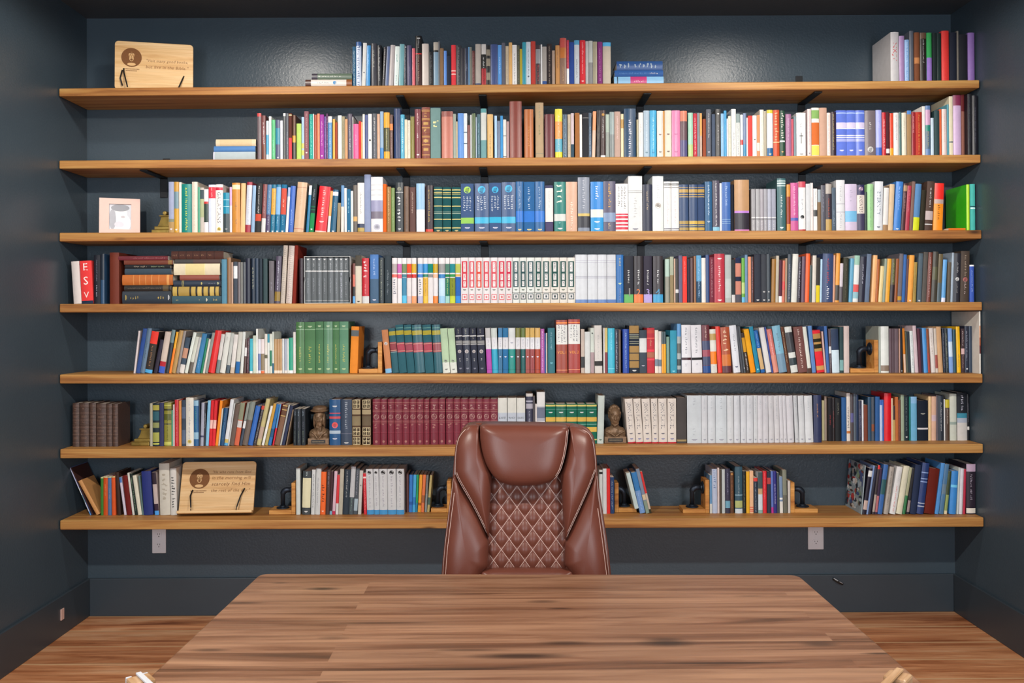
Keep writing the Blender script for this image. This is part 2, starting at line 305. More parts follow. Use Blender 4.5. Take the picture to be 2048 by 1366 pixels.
# ------------------------------------------------------------------ books
BOOKS = r"""
@R 1 600 60 7.877
830 882 265 24587a s10-95:cdd
886 968 190 3a5f98 b9-100:c4d0e4 u10-98:2c4a80 |blue book with tall blue capitals on pale spine
972 1032 205 d4d4d0 m66:335 l28
1040 1102 245 3a8cc8 l15 s20-50:9cf
1116 1212 215 3a3a42 s15-55:bba
1216 1288 245 17171e s5-85:bbb
1292 1338 270 2c2a30 s5-80:bbb l30
1340 1390 260 5a6a90 l35
1394 1470 238 b4acac l40 |plain warm grey book
1476 1550 258 dce8e4 s20-40:4a9a90 s70-92:4a9a90 l25 |white book with teal lettering on its spine
1555 1636 222 6fa4ac l25 |plain soft teal book
1638 1680 240 222838 o5:ccc s10-30:aaa s35-90:99a
1682 1760 245 4a4668 s50-80:88a
1770 1814 290 d86470
1822 1920 95 141214 h5:ccc: s6-24:bbb b34-98:3a1c1c s34-92:c0a890 b34-36:d03030 |tall black book with red patch standing above its neighbours
1925 2028 220 d0c4bc |blank pale stone coloured book right of tall black book
@R 1 850 60 7.877
64 130 345 15171c s10-90:888
136 212 195 7c9ab0 b0-18:b4aca0 b18-22:111 |grey blue book with pale square at its top
214 234 180 6a6c70
238 294 290 8a6c50
300 342 330 5a8cd8
344 410 410 1c2438
416 488 240 e04048 b60-63:f4c0b8 b68-71:f4c0b8 |coral red book with two pale bands
496 574 245 30323a s5-95:999
576 622 285 2c2a34
626 682 290 253048 s40-60:889
686 702 270 6aa0d0
706 738 270 7a7c74
742 788 330 5a2a28 s5-90:b88
796 882 225 b0a8a0 b92-100:3a4a70 |grey book with navy foot
892 962 225 c8c4c0 b24-57:181818 b57-96:a82830 s30-56:fff s58-90:211 b96-100:e03030 |white black and red banded book
968 1028 245 1a1a1e b10-25:8a8070 b32-50:8a8070 b66-84:8a8070 |black book with tan patches down its spine
1036 1145 230 3a4c80 |thick plain indigo book
1150 1208 240 5a9ade s30-70:bdf
1212 1266 205 5c5c68
1272 1320 255 c0b098 s20-90:776
1324 1376 200 dcae70
1378 1448 238 e4e2e0 s20-96:777 |white book with fine grey lettering beside honey coloured one
1450 1494 245 4c4c3c s5-90:887
1496 1532 300 b0a030
1536 1596 195 2c94a8 |bright teal book beside small olive one
1598 1666 190 c4d0da s15-80:456 m78:345
1670 1742 182 b84038 |brick red book
1746 1818 240 3a2c34 b10-45:8a8c90 s48-90:c55
1826 1848 230 ddd
1850 1918 265 a09a94 b87-100:30508c
1924 2000 220 2a2022 s5-95:b0a090 |black book with long cream lettering
2004 2046 325 a89080
@R 1 1080 60 7.877
246 312 245 c08a54 s10-60:865
318 415 130 c05048 b20-42:c07030 b42-100:8a6a58 s60-90:ca7 |tall red and rust book
422 458 160 b83048 b62-100:eee s5-60:e89
462 538 195 2c4890
542 622 165 c4ccd4 b0-10:58a0c8 s42-85:334 |pale grey book with blue top and small black title
630 716 165 d02834 s5-75:fcc m90:ecc |bright red book with white lettering
720 764 180 b8b8b8
768 832 175 b8bcb8 b48-100:909090
836 900 185 a09880
908 984 190 7c2c70 s15-90:c890c0 |purple book with lilac lettering
992 1116 200 c4b8a8 b0-9:58b0e0 |broad beige book with sky blue top ending its row
@R 1 1720 50 7.877
486 612 115 c8c6c8 t20-58:c82838:NKJV z21 |thick silver grey volume lettered in red
622 700 175 a888b8 |lilac book right of thick silver volume
708 776 235 88b0e0 s5-98:e8f0ff
784 846 95 5a606c
858 940 120 7c4a30 b50-62:c08050
950 1044 125 6a5040 b12-100:2a2420 s14-62:ccc b96-100:c03020 |dark book with brown head and white lettering
1052 1132 125 38a058 b50-100:9878c8 |book with green upper half and violet lower half
1146 1210 125 1a2828
1216 1280 130 1c2e2c
1288 1402 95 e23c38 |plain bright red book between dark ones
1412 1524 120 1c2130
1530 1556 95 7a746c
1560 1690 150 1e2028
1702 1850 125 8c6cb0 |mottled purple book, last on its shelf
@R 2 420 200 7.877
750 812 210 6a5c60 b0-7:c84848 |grey brown book with red head, first standing on its shelf
818 884 245 6a3838 s15-65:eee b65-100:6a3c30 l-10
888 926 330 c4d8e0 b35-84:48a0c8
930 968 260 dce0dc
974 1030 315 58b078 s50-90:9dc |leaf green book
1036 1104 315 4a5070 b20-60:2c8098 m92:ccd |indigo book with teal glow
1108 1148 325 d4d4dc
1156 1192 210 55585a b0-6:ddd
1196 1238 210 4c5058 s40-90:99a
1242 1290 210 5a3028 b3-5:eda b52-100:d84850
1302 1350 240 5c3c2c b45-60:e09838 b60-100:484440
1366 1440 375 b0cc68 |short lime green book
1446 1484 270 98b8d8 b60-72:c8c060 b76-88:d0cc60
1488 1556 180 84545c s5-75:c8a8a8 m84:ddd |tall mauve book with pale lettering
1568 1622 225 2a9c90 s5-90:9dc
1626 1636 220 ddd
1642 1686 235 983c20
1690 1730 215 dc7c58
1734 1796 232 9a3c98 s15-70:e8c0dc m90:eee |magenta purple book with white title
1802 1830 260 5c4088 s10-95:cbd
1832 1860 215 4c2050 s10-95:b9b
1864 1924 260 5088b8 b0-14:ccc s20-95:bcd |blue book with white head and lettering
1936 1970 300 d8a040
1974 2008 355 9a4028
@R 2 670 200 7.877
48 108 245 d4dcd8 |off white book
112 156 260 9c9478 s10-90:554
160 200 300 c89870
204 272 220 4c4454 s25-80:bbc
276 288 265 bbb
292 374 380 d85890 s30-60:f0a0c0 |short hot pink book
378 410 335 e02c28
414 434 350 e0a870
438 470 225 e0dcd0
474 520 235 404c80
524 582 222 dcdcdc o57:333 |white book with small black emblem
586 662 215 484c54 s8-38:ddd s40-95:99a |slate book with white lettering
666 708 222 c89c80
712 766 182 88a4c0 b75-100:3c80c0
772 862 200 e0a030 b32-82:4a4a30 s36-80:c8c468 |yellow and olive book with pale script
866 914 235 60443c b20-34:f08040 s40-90:b99
932 1032 138 243660 |tall plain navy book
1036 1096 232 3c9cbc s8-88:cef |cyan book with white lettering
1100 1140 308 d4c8b0
1144 1188 322 d0ccbc s5-90:998
1192 1252 265 7c7430 |olive green book
1260 1356 148 74303a s8-32:ecc s48-58:fff m90:edd |maroon book with pale title
1370 1498 118 7a3828 a:d0a050 s60-70:ca6 |ribbed brown leather volume with gilt panels
1508 1664 128 6c8c8a u24-42:e8e0a0 |broad sage green volume with small gold title
1682 1858 182 b87060 b0-11:8a4840 |salmon leather volume with folded flap
1864 1908 220 889488
1912 1934 340 c8b898
1938 2038 212 5088d0 |cornflower blue book
@R 2 920 200 7.877
58 114 212 d4dce0 b40-42:567 b64-66:567
118 162 395 70302c
166 184 235 ddd
190 218 215 5c6c4c
220 243 210 6c7c5c
250 268 270 9ab
272 322 225 205060 s20-90:8bc
330 418 140 c8ccc8 b0-8:609ca0 b62-100:709ca0 z19 |tall pale book with teal head and foot
432 522 228 d0a868 s45-95:654 |honey coloured book with brown lettering
546 584 250 a0c4e8
588 634 330 60708c
638 678 250 4090cc
682 730 310 d0d0cc b40-42:777 b92-94:555
736 774 340 a88888
786 974 25 7a3428 z20 |thick russet leather volume, tallest on its shelf
1016 1158 150 a85c20 s35-75:c89050 |amber leather volume
1192 1318 45 b09878 s5-30:887 s40-60:675 b90-91:887 |tall parchment coloured volume
1336 1488 228 601c24 |oxblood volume with a glossy ridge
1502 1612 145 d8d030 b25-60:e09040 b60-86:50a0b8 s12-90:e8e8d8 |yellow book with orange and blue blocks
1622 1688 230 3c5468 s10-95:9bc
1698 1746 230 b8a890 s20-90:675
1750 1796 210 d0c0c4 b68-100:385060
1814 1884 205 9c6430 |polished brown book
1888 1924 232 e8e4e0
1934 2030 205 2c2e34 b10-12:777 |black grey book with thin line near its head
@R 2 1170 200 7.877
62 104 205 385068 s30-95:9bd
108 160 180 d8b49c b0-40:e89868 l22
184 238 165 2c2426 s30-60:776 l15
244 322 165 3c2828 s15-60:ccc b93-99:ddd o9:d8a040 |dark brown book with gold disc
328 386 230 a0b0a4 b40-100:88908a
392 462 190 8c9c9c b48-100:788080
466 560 185 b89c90 s10-60:fdd |dusty rose book with faint white lettering
568 610 222 d0c8a0 b12-32:b08840
618 800 140 1c4060 s22-98:dde |very thick navy volume with white title
816 844 310 a8a080
848 918 200 d8d6d2 s25-75:999 |white book with faint grey title beside very thick navy volume
924 1018 170 a0b4c4 s20-85:d0dce8 m88:578 |powder blue book with pale lettering
1024 1126 168 40a4d0 s15-82:b0e0f0 m88:27a |bright cyan book with white lettering
1136 1232 175 d8d0c8 m50:533 m87:322 |stone white book with small marks, right of bright cyan one
1236 1256 175 d08c30
1260 1364 168 d8d0c0 m50:644 m86:433 |stone coloured book with crest, left of pink one
1370 1498 168 d880a8 m50:a58 m87:a58 |broad candy pink book
1502 1608 175 604850 b0-22:c87860 b62-100:504c78 |brown and violet picture spined book
1626 1702 205 98c4b0 b70-100:a8c080 |mint green book
1708 1766 215 b83040 s10-95:ecc |crimson book with white lettering
1770 1808 205 7c848c
1812 1844 210 d8a060 b50-100:b8a090
1856 1906 300 904830
1912 1988 150 5c606a s8-60:ccc m88:bbc |slate grey book with stacked white lettering
@R 2 1420 200 7.877
30 84 225 485468
92 168 145 4c4c4c m10:ddd s32-75:aaa |dark grey book with white spot near its head
174 220 215 88b4d8 s30-70:cde
224 262 170 3090c4
266 284 295 dde
288 334 255 c8c8b8 s10-90:998
340 410 145 e0e0dc s48-95:667 |tall white book with thin grey lettering
414 474 220 d0d4d0 b0-20:8c9c9c s20-95:889
482 520 235 dde4ee b58-70:d03c38
524 574 210 6c7c9c b70-100:3880a8
578 598 280 e8dcd8
602 668 250 d83c38 |vivid red book among white ones
672 738 245 e0dcd8 m57:333 |white book with small black mark right of vivid red book
742 784 240 d88c60 b65-84:e8d8c8
788 848 155 e4dacc s15-90:cbaa98
852 894 175 a09884
900 990 160 dce4f0 b0-7:d8c040 b80-100:1c5c90 s18-65:aac m93:dca |white book with yellow head and blue foot
998 1094 160 bc4c2c u5-65:e8b080 b67-69:f0c090 |burnt orange book with pale lettering
1102 1180 170 284838 u5-60:dedcd0 b64-67:eee m88:da6 |dark green book with white lettering and white rule
1194 1280 225 9c6c90 s10-60:cac |mauve book with a white lower flash
1284 1318 300 b84458
1322 1358 260 788c94
1364 1508 205 ececec s22-36:888 c55:444 m93:888 s7-10:aaa |thick white book with black cross
1536 1596 145 d8c4c4 s15-75:b8a0a8 m92:667
1602 1720 125 e0e0d8 b5-22:80a860 b30-75:c86830 b76-96:e0d060 |tall white book with patches of green and orange
1724 1842 125 bc9884 |plain clay coloured book
1846 1900 205 e0d0c8 s5-95:a88
1906 1984 190 342430 s5-85:b8a868 |dark plum book with yellow lettering
@S cornflower blue volume with white band 
@R 2 1670 190 6.827
20 157 212 5c74d0 b5-7:aac0f0 b26-38:d0c8e8 b38-40:eef b53-55:dde b57-59:dde b61-67:a0a8e0 m86:e8e8f8
160 280 212 5c74d0 b5-7:aac0f0 b26-38:d0c8e8 b38-40:eef b53-55:dde b57-59:dde b61-67:a0a8e0 m86:e8e8f8
283 404 212 5c74d0 b5-7:aac0f0 b26-38:d0c8e8 b38-40:eef b53-55:dde b57-59:dde b61-67:a0a8e0 m86:e8e8f8
@E
408 554 215 70666c s25-48:ccc o84:ccc |grey violet volume with white script and disc
560 638 208 a0a8e8 b80-100:3c64c0 s10-40:ccf |periwinkle book with blue foot
646 696 240 c02834 s15-85:fdd
700 746 235 4c2028 b82-92:ddd
752 796 250 d84428 b80-100:e8a020
802 872 245 e0dedc s5-65:889 |white book with black lettering beside scarlet one
876 910 235 507070
914 978 245 dcd4c0 s12-60:887 |cream book with brown lettering
986 1042 215 a08058 b0-8:5088d0
1050 1098 235 942430 s10-50:ecc
1102 1188 235 b03020 s6-95:d8a850 |red book with gold ornaments
1194 1234 155 e4e4e0
1238 1304 148 6080b0 b8-38:c8a0c0 b38-50:208070 b50-85:50687c s50-82:c8b878
1312 1350 315 c0d4e4
1358 1426 215 2c4448 
1432 1456 195 d85c28
1462 1528 195 e0ccc8 s10-70:c98
1534 1558 130 60a0b0
1562 1612 20 dcd4b8 b75-77:456
1618 1722 5 c8acd0 b0-17:802c50 |tall lilac book with plum head
1730 1786 -2 86584c b0-27:5c1c20 |tall brown book with maroon head
1796 1868 -12 16161c s5-80:445 i2
1874 1970 10 14141e s20-80:556 i2
@R 3 180 345 7.877
1242 1324 150 9ca4c0 b72-78:808878 b78-100:b09060 m92:dde |grey lavender book with sandy foot, first standing on its shelf
1328 1400 150 c89830 b19-52:708c98 b0-18:c09038 m93:eee |mustard book with blue grey panel
1406 1442 155 e8e0d4
1446 1604 185 168078 s7-97:d8dc50 |broad green book with tall yellow lettering
1608 1696 150 dccfbf s8-95:c8b8a8 |cream book with embossed lettering, right of broad green book
1700 1734 230 509c80
1738 1796 240 c0b8b0 b5-25:405058 b25-65:a8b088
1800 1866 265 e4dce0 b28-33:c83030 b33-75:304038
1872 1980 195 d4dcf0 b5-28:d83848 s6-27:fcc |white book with small red label near its head
@R 3 430 345 7.877
14 126 190 ece6e0 b6-12:c83048 t15-80:445:GALATIANS o92:c8b040 |white book lettered GALATIANS
132 228 320 3c484c b0-52:1c88a8 b17-18:cee b34-35:cee m90:aaa |short charcoal book with blue upper half
234 268 230 d0a8d0 b40-100:dcd4dc
274 398 165 c88838 b4-13:f0dcb0 s38-55:865 s73-84:865 |caramel coloured book with pale tag
402 472 170 e8ba88 l15
476 556 150 9c3040 b6-84:c8ccd8 s8-84:a0a8b8 l35 |crimson book with silver grey panel
568 622 205 88a8c8 l28
628 718 170 2a2c2e s5-60:eee b62-76:c04830 l35 |black book with bold white script and red block
728 792 185 804848 b70-100:ccc s15-60:caa l35
@S blue footed paperback of a slanted foursome
800 866 190 4c7098 b62-100:4c4060 s12-60:9bc s66-85:bbc m97:eee l32
874 938 190 186888 b8-62:d8a040 s15-58:a07020 s66-85:9cd m97:eee l30
944 1016 190 186c94 b5-62:78a8d8 s66-85:9cd m97:eee l30
1022 1104 190 186890 b8-62:c85040 s30-48:edc s66-85:9cd m97:eee l35
@E
1110 1148 235 e0e0e8 b0-20:90a4cc l45
1154 1230 212 3c64b8 s50-85:acf l45 |slanted royal blue book
1240 1390 150 c8a888 b10-11:a07060 b92-93:b04040 s20-50:b89878 l70 |slanted kraft brown volume with red rules
1432 1474 205 1c709c b0-20:eee l58
1482 1552 175 1c2c30 b60-100:0c8048 b46-48:0a6a40 b52-54:0a6a40 s12-34:bbc m93:eee l62 |slanted black to green book
1576 1752 212 d82430 s8-68:fcc m77:fcc b97-100:e8c0b8 l80 |thick slanted red volume with white title
1768 1808 290 e8a060 b60-100:ddd l55
1816 1904 270 205878 b5-14:dde s30-50:8ac m97:eee l52 |slanted petrol blue book
1916 1972 480 948468 l20
@R 3 680 345 7.877
12 64 205 5888b8 b45-100:dcd0c8
68 108 248 e0dcd8
112 168 265 186088 s20-55:ade m96:eee
172 208 290 c8d4d4
212 272 200 605850 b66-76:c89c58
280 384 165 dcd8d4 s20-65:555 b82-100:2c3854 b90-98:b09850 |white book with spaced black capitals and navy foot
388 486 35 8894b4 |tall grey blue book, tallest of its stretch
492 676 72 d8d8dc b42-75:9090b0 b62-75:706878 b14-15:bbb b23-24:bbb b32-33:bbb o90:aab |thick white volume with violet picture band
682 732 185 e0601c
738 804 225 8c6428 s5-80:e8c078 |brown book with gold lettering beside orange one
808 864 245 70884c s20-80:9b7
880 998 160 32383c u28-80:dedede o13:8a8a78 b19-20:ccc m93:ccc |charcoal book with arch emblem and white lettering
1012 1086 220 6c5444 s25-95:3a2c24
1098 1192 235 604440 s10-60:c8b8a8 |chestnut book with pale lettering
1206 1336 175 e0e4ee b0-53:90b8d8 |white book with sky blue upper half
1350 1468 205 2c1c24 s9-80:d0a838 b93-99:c84030 |black book with dense gold lettering
@S dark green cloth volume with gilt bands
1484 1612 230 104c50 b5-7:d8c880 b11-13:c8b870 b15-16:c8b870 b22-24:d8c880 b41-43:d8c880 b54-55:9a9 b57-59:9a9 b70-72:d8c880 b89-91:d8c880 m96:cb8
1622 1752 235 104c50 b5-7:d8c880 b11-13:c8b870 b15-16:c8b870 b22-24:d8c880 b41-43:d8c880 b54-55:9a9 b57-59:9a9 b70-72:d8c880 b89-91:d8c880 m96:cb8
1768 1904 235 104c50 b5-7:d8c880 b11-13:c8b870 b15-16:c8b870 b22-24:d8c880 b41-43:d8c880 b54-55:9a9 b57-59:9a9 b70-72:d8c880 b89-91:d8c880 m96:cb8
@E
@S slate blue volume with round emblem
@R 3 930 345 7.877
-62 140 178 34507c b70-82:8cc058 o13:a8d060 w26-60:d0d8e0 m91:ccd
155 375 175 34507c b69-82:30a8d0 o13:40b0e0 w26-60:d0d8e0 m91:ccd
383 574 165 34507c b69-81:30a8d0 o14:40b0e0 w26-60:d0d8e0 m91:ccd
582 798 155 34507c b69-82:30a8d0 o13:40b0e0 w26-60:d0d8e0 m91:ccd
@E
@S deep blue volume with white script and bright band
804 922 145 1c5c94 b58-80:2870c8 s10-55:bcd m95:dc8
930 1098 150 1c5c94 b58-80:2870c8 s10-55:bcd m95:dc8
1104 1254 145 1c5c94 b58-80:2870c8 s10-55:bcd m95:dc8
@E
1268 1390 205 dcdad8 b0-6:404060 b78-100:4c4468 s12-50:bbb |white book with purple head and foot
1408 1588 150 10746c u5-52:e0ecd0 b64-78:c8ccc8 s80-84:9cc m93:eee |broad teal volume with white lettering and picture band
1594 1770 150 cca48c s40-97:eadccc |broad rosy tan volume
1782 1964 78 7c8494 s5-58:c0c4d0 b70-92:2c2c34 b66-71:c8b060 |tall grey volume with dark picture at its foot
@R 3 1180 345 7.877
12 210 148 2880cc b55-71:dcdcd0 b71-100:1c90d0 s8-40:f0f4ff m80:eee m94:eee |thick azure volume with pale central band
214 404 140 545068 s5-52:d0a040 b62-80:7c90b0 s82-98:c8b080 |slate volume with gold lettering
408 600 180 e8e6e4 w6-54:222 b62-65:c83048 b67-72:c83048 b75-80:c83048 b83-87:c83048 b90-95:c83048 |white volume with bold black capitals and red stripes
606 824 58 d4d8da b26-27:999 b29-30:999 s38-75:bbb m95:778 |thick pale grey volume, left of the small navy one
832 980 190 282c40 s15-55:b09878 |small navy volume between two pale grey ones
988 1158 60 d4dcdc s16-40:b0b4b8 o53:a8a098 s60-98:eef z19 |tall pale volume with diamond emblem
@S slim white volume with pink central title
1166 1278 145 e2e0de b4-6:444 b8-9:555 b12-13:444 s28-85:d0a8a8 b93-95:667 b97-98:667
1284 1402 145 e2e0de b4-6:444 b8-9:555 b12-13:444 s28-85:d0a8a8 b93-95:667 b97-98:667
@E
@S navy cloth volume with gilt panels
1408 1555 192 34486c b6-7:b89858 b10-17:b09050 b20-22:b89858 b25-27:b89858 b77-84:a08850 b87-88:c8a860 b91-97:a08850
1564 1696 192 34486c b6-7:b89858 b10-17:b09050 b20-22:b89858 b25-27:b89858 b77-84:c8a850 b87-88:d8c870 b91-97:c8a850
1702 1804 192 34486c b6-7:b89858 b10-17:b09050 b20-22:b89858 b25-27:b89858 b77-84:b89850 b87-88:c8b860 b91-97:b89850
@E
1814 1924 145 2c5c84 s8-70:cde m80:abc |steel blue book with white lettering
1934 2040 130 504c5c b91-100:80b8d0 s5-90:dcdce0 |dark grey violet book with light blue foot
@R 3 1430 345 7.877
78 108 170 d4dcec
112 246 155 3c64a8 s8-48:b0c8e8 b75-76:8ac b79-80:8ac b83-84:8ac |thick mid blue volume with faint lettering
254 298 190 1c1e28
308 538 118 b08860 s20-24:e8d8b8 s46-50:f0e0c8 b60-64:b078c8 b64-96:241c28 b96-100:c878b8 |very thick tan volume with black lower block
@S thin grey paperback in a row of six
576 634 262 9c9ca0 b66-68:ddd b70-72:777 s74-98:ddd
642 710 262 9c9ca0 b66-68:ddd b70-72:777 s74-98:ddd
714 768 262 9c98a0 b66-68:ddd b70-72:777 s74-98:ddd
772 828 262 94949c b66-68:ddd b70-72:777 s74-98:ddd
832 892 262 a0a4b4 b66-68:ddd b70-72:777 s74-98:ddd
896 960 262 9498a8 b66-68:ddd b70-72:777 s74-98:ddd
@E
982 1114 95 3c6468 b4-6:bcc b8-11:bcc b13-15:bcc s32-76:e0e8e8 m93:dee |tall grey teal volume with white script
1132 1188 190 c88838 b26-84:90341c
1194 1310 165 c05890 s7-68:ecc8dc b72-78:5058a8 |orchid pink book with white lettering
1318 1428 145 e4e4e4 b0-12:c04858 b96-100:b02830 s35-58:667 o71:222 |white book with red head and foot
1436 1504 180 c8ccd0
1508 1548 165 dcd2d0 s30-70:988
1554 1612 255 e2e0de b50-65:444 s5-45:aaa
1618 1668 270 7c6448 b0-30:9ca8b0
1672 1742 200 50505a s10-60:99a
1746 1838 170 38303a b2-22:a8a098 s32-72:d05020 b75-100:b09050 |dark book with orange lettering and grey picture head
1844 1904 240 4c5c6c s50-90:9ab
1912 2046 122 d4d6da s12-42:a8aab0 b46-47:99a b62-63:99a s64-95:a8aab0 |white book with long silvery lettering
@R 3 1670 345 6.827
140 298 160 c4b8d0 b57-80:70b0d8 s12-40:a8a0b8 |pale lilac volume with a blue square
302 404 170 d8ccc4 b0-22:2c2850 b62-100:403c58 t24-60:333:ANSWERS o9:d0b0c8 |book with purple head and foot, lettered ANSWERS
410 440 265 304038
444 526 160 98c890 s10-95:6a9a70 |pale green book
532 644 122 d8dce2 t20-68:456078:ETERNITY m92:345 l18 |white book lettered ETERNITY
650 718 185 d8d6d4 b0-4:654 b86-100:9c7c5c l26
722 788 160 d0b898 l32 |sand coloured book
796 892 122 3c7cc8 s10-60:acf m96:cde l45 |slanted bright blue book
900 950 150 4c2c30 b4-16:a88868 s20-60:b99 l45
956 1008 180 a83448 s10-60:d88 l42
1014 1056 122 7c6058 l48
1060 1142 155 5080b0 b71-100:c8d020 l46 |slanted steel blue book with yellow foot
1150 1212 240 2c281c l40
1220 1322 120 4c3830 s13-55:ddd b60-78:b8a8a8 b86-88:ccc l48 |slanted dark brown book with white capitals
1338 1464 145 f09020 b0-34:e82c24 b34-43:b8a098 s46-80:42200c l30 |orange book with red upper third
1798 1838 165 b0dc30 b0-100:b0dc30 S:3cb81c z20 |bright green book showing its front cover
1850 1916 160 48b0a8 b47-49:245 b50-53:cee |aqua book, last on its shelf
@R 4 110 485 7.877
298 420 295 cfc6c2 l-42 |blank white book, first on its shelf
424 606 285 e23c3c b93-100:1c2c44 h14:f4ece8:E h46:f4ece8:S h79:f4ece8:V l-34 |broad red volume with three large white capitals
616 714 200 1c1e28 s10-55:778 s62-85:b8b8c8 |black book with white marks right of broad red volume
720 778 180 2a4868 b0-52:1c2430
866 1010 160 6a2c1c z20 |tall brown leather volume left of the stacked books
@R 4 340 485 7.877
815 896 266 5888a0 |dusty blue book right of the stacked books
906 962 240 8c6848 b0-100:8c6848
968 994 310 b89884
1002 1064 305 444c58 b10-40:d8dce0
1070 1108 310 6c6468
1112 1148 310 70706c
1154 1194 310 50545a
1198 1266 250 1c1e30 |
1284 1338 250 202c3c s20-70:cca
1346 1394 250 28384c
1408 1456 255 283440
1472 1536 255 34484c
1562 1640 290 68646a s50-70:99a
1646 1732 215 50485a s10-72:dde b75-95:8a7030 l32
1742 1808 45 bcb0a4 l52 a2 |tall cream spiral bound book
1828 1920 50 c4b4ac l50 a2 |tall off white spiral bound book left of russet cover
1924 1978 45 7a2418 l45
@R 4 590 485 7.877
70 130 250 2c1c24 s20-90:544
@S grey volume inside the slipcase
166 252 240 5c6266 m4:eee s12-28:b4b8bc b29-31:ddd s46-82:a0a4ac b95-96:aaa i6 y4
256 342 240 5c6266 m4:eee s12-28:b4b8bc b29-31:ddd s46-82:a0a4ac b95-96:aaa i6 y4
346 426 240 5c6266 m4:eee s12-28:b4b8bc b29-31:ddd s46-82:a0a4ac b95-96:aaa i6 y4
430 512 240 5c6266 m4:eee s12-28:b4b8bc b29-31:ddd s46-82:a0a4ac b95-96:aaa i6 y4
518 612 240 5c6266 m4:eee s12-28:b4b8bc b29-31:ddd s46-82:a0a4ac b95-96:aaa i6 y4
618 692 240 5c6266 m4:eee s12-28:b4b8bc b29-31:ddd s46-82:a0a4ac b95-96:aaa i6 y4
696 764 240 5c6266 m4:eee s12-28:b4b8bc b29-31:ddd s34-90:ccd b95-96:aaa i6 y4
768 846 240 5c6266 m4:eee s12-28:b4b8bc b29-31:ddd s40-88:a0a4ac b95-96:aaa i6 y4
@E
912 948 330 c86858 b0-28:703c34 b58-82:222 b82-100:58a0d8
954 1052 205 d0c8b8 b0-22:4c4840 m96:333 |cream book with dark olive head
1062 1168 248 b82430 b84-100:ccc u6-48:f4e8e8 s58-80:e8a0a0 |red book with white lettering and grey foot
1186 1318 190 4c78b4 b50-100:44607c s9-45:b8ccea m93:ccd |mid blue book with faint script
1324 1402 240 2c3438 s5-95:9aa08c |black book with pale lettering beside mid blue one
1412 1520 210 2c3840 s30-85:8a949c |charcoal teal book with silver script
@S narrow white book with two coloured blocks
1532 1610 245 dad6d8 b13-33:a89c9c b36-43:d86458 u47-84:333a58
1616 1684 245 dad6d8 b13-33:b850a0 b36-45:d04868
1690 1760 245 dad6d8 b13-33:607844 b36-43:2c7080 b44-83:20789c b83-100:48b0d8
1766 1836 245 dad6d8 b13-33:e05030 b36-44:b84048 b84-100:d0b8b8
1842 1914 245 dad6d8 b13-33:c8a010 b36-44:c82820 b84-100:e89868
@R 4 830 490 7.877
46 126 205 dad6d8 b13-33:6098d0 b36-43:3c78c8 u47-84:26304a b84-100:b0b0cc
132 204 205 dad6d8 b13-33:2c88c8 b36-42:207860 b43-84:d8a830 s47-84:302808 b84-100:e8b838
208 284 205 dad6d8 b13-33:108070 b36-43:888
288 362 205 dad6d8 b13-33:b89800 b36-44:e0b090 b84-100:e88030
376 476 205 dad6d8 b13-33:8c8c8c b36-45:2878b8 b46-84:b8d4e8 b84-100:90c0e0
482 546 205 dad6d8 b13-33:487868 b36-42:087840 b44-84:207058 s46-82:cd8 b84-100:98c8c0
552 634 205 dad6d8 b13-33:188088 b36-42:309050 b44-84:7c8828 s46-84:2a2810 b84-100:c0cc40
640 720 205 dad6d8 b13-33:b0b858 b36-41:d0a858 b42-84:2860b0 b84-100:3888d8
@E
@S white set volume with red panel
726 840 200 d8d4d6 p8-66:c83848 m71:665 x80-93:d06870
846 948 200 d8d4d6 p8-66:c83848 m71:665 x80-93:d06870
954 1064 200 d8d4d6 p8-66:d04030 m71:665 x80-93:d06870
1070 1182 200 d8d4d6 p8-66:c83848 m71:665 x80-93:d06870
1190 1304 200 d8d4d6 p8-66:c83848 m71:665 x80-93:d06870
1312 1424 200 d8d4d6 p8-66:c83048 m71:665 x80-93:d06870
1430 1530 200 d8d4d6 p8-66:c02848 m71:665 x80-93:d06870
@E
@S white set volume with dark green panel
1536 1646 200 d4d8d4 p8-65:24484c m71:454 b76-77:555 x79-92:3c4c50
1652 1758 200 d4d8d4 p8-65:24484c m71:454 b76-77:555 x79-92:3c4c50
1764 1884 200 d4d8d4 p8-65:24484c m71:454 b76-77:555 x79-92:3c4c50
1890 2000 200 d4d8d4 p8-65:244c48 m71:454 b76-77:555 x79-92:3c4c50
@R 4 1080 490 7.877
36 160 200 d8d4cc p8-65:244c48 m71:454 b76-77:555 x79-92:3c4c50
166 302 200 d8d4cc p8-65:244c48 m71:454 b76-77:555 x79-92:3c4c50
308 426 200 d8d4cc p8-65:244c48 m71:454 b76-77:555 x79-92:3c4c50
432 554 200 d8d4cc p8-65:244c48 m71:454 b76-77:555 x79-92:3c4c50
@E
@S silvery white volume with thin blue foot
560 744 152 c8ccd2 b12-13:aab b16-17:aab b45-46:99a b48-49:99a b93-100:6080b8
750 904 152 c8ccd2 b12-13:aab b16-17:aab b45-46:99a b48-49:99a b93-100:6080b8
908 1052 152 c8ccd2 b12-13:aab b16-17:aab b45-46:99a b48-49:99a b93-100:6080b8
1058 1196 152 c8ccd2 b12-13:aab b16-17:aab b45-46:99a b48-49:99a b93-100:6080b8
@E
1202 1316 155 2c68a8 s7-28:c8b870 m60:cda s70-95:88a |blue book with gold patch near its head
@S black volume with coloured foot and large numeral
1326 1470 175 282a34 b82-100:68b068 s30-62:e8e8e8 h77:888:1
1482 1626 175 2c2428 b82-100:e07838 s30-62:e8e8e8 h77:e07838:2
1636 1766 175 302c3c b82-100:b0a0d8 s30-62:e8e8e8 h77:b0a0d8:3
1784 1938 175 342c30 b82-100:3c98c8 s30-62:e8e8e8 h77:3c98c8:4
@E
@R 4 1330 490 7.877
5 74 225 a8c0b4 b40-100:8c8c80 |
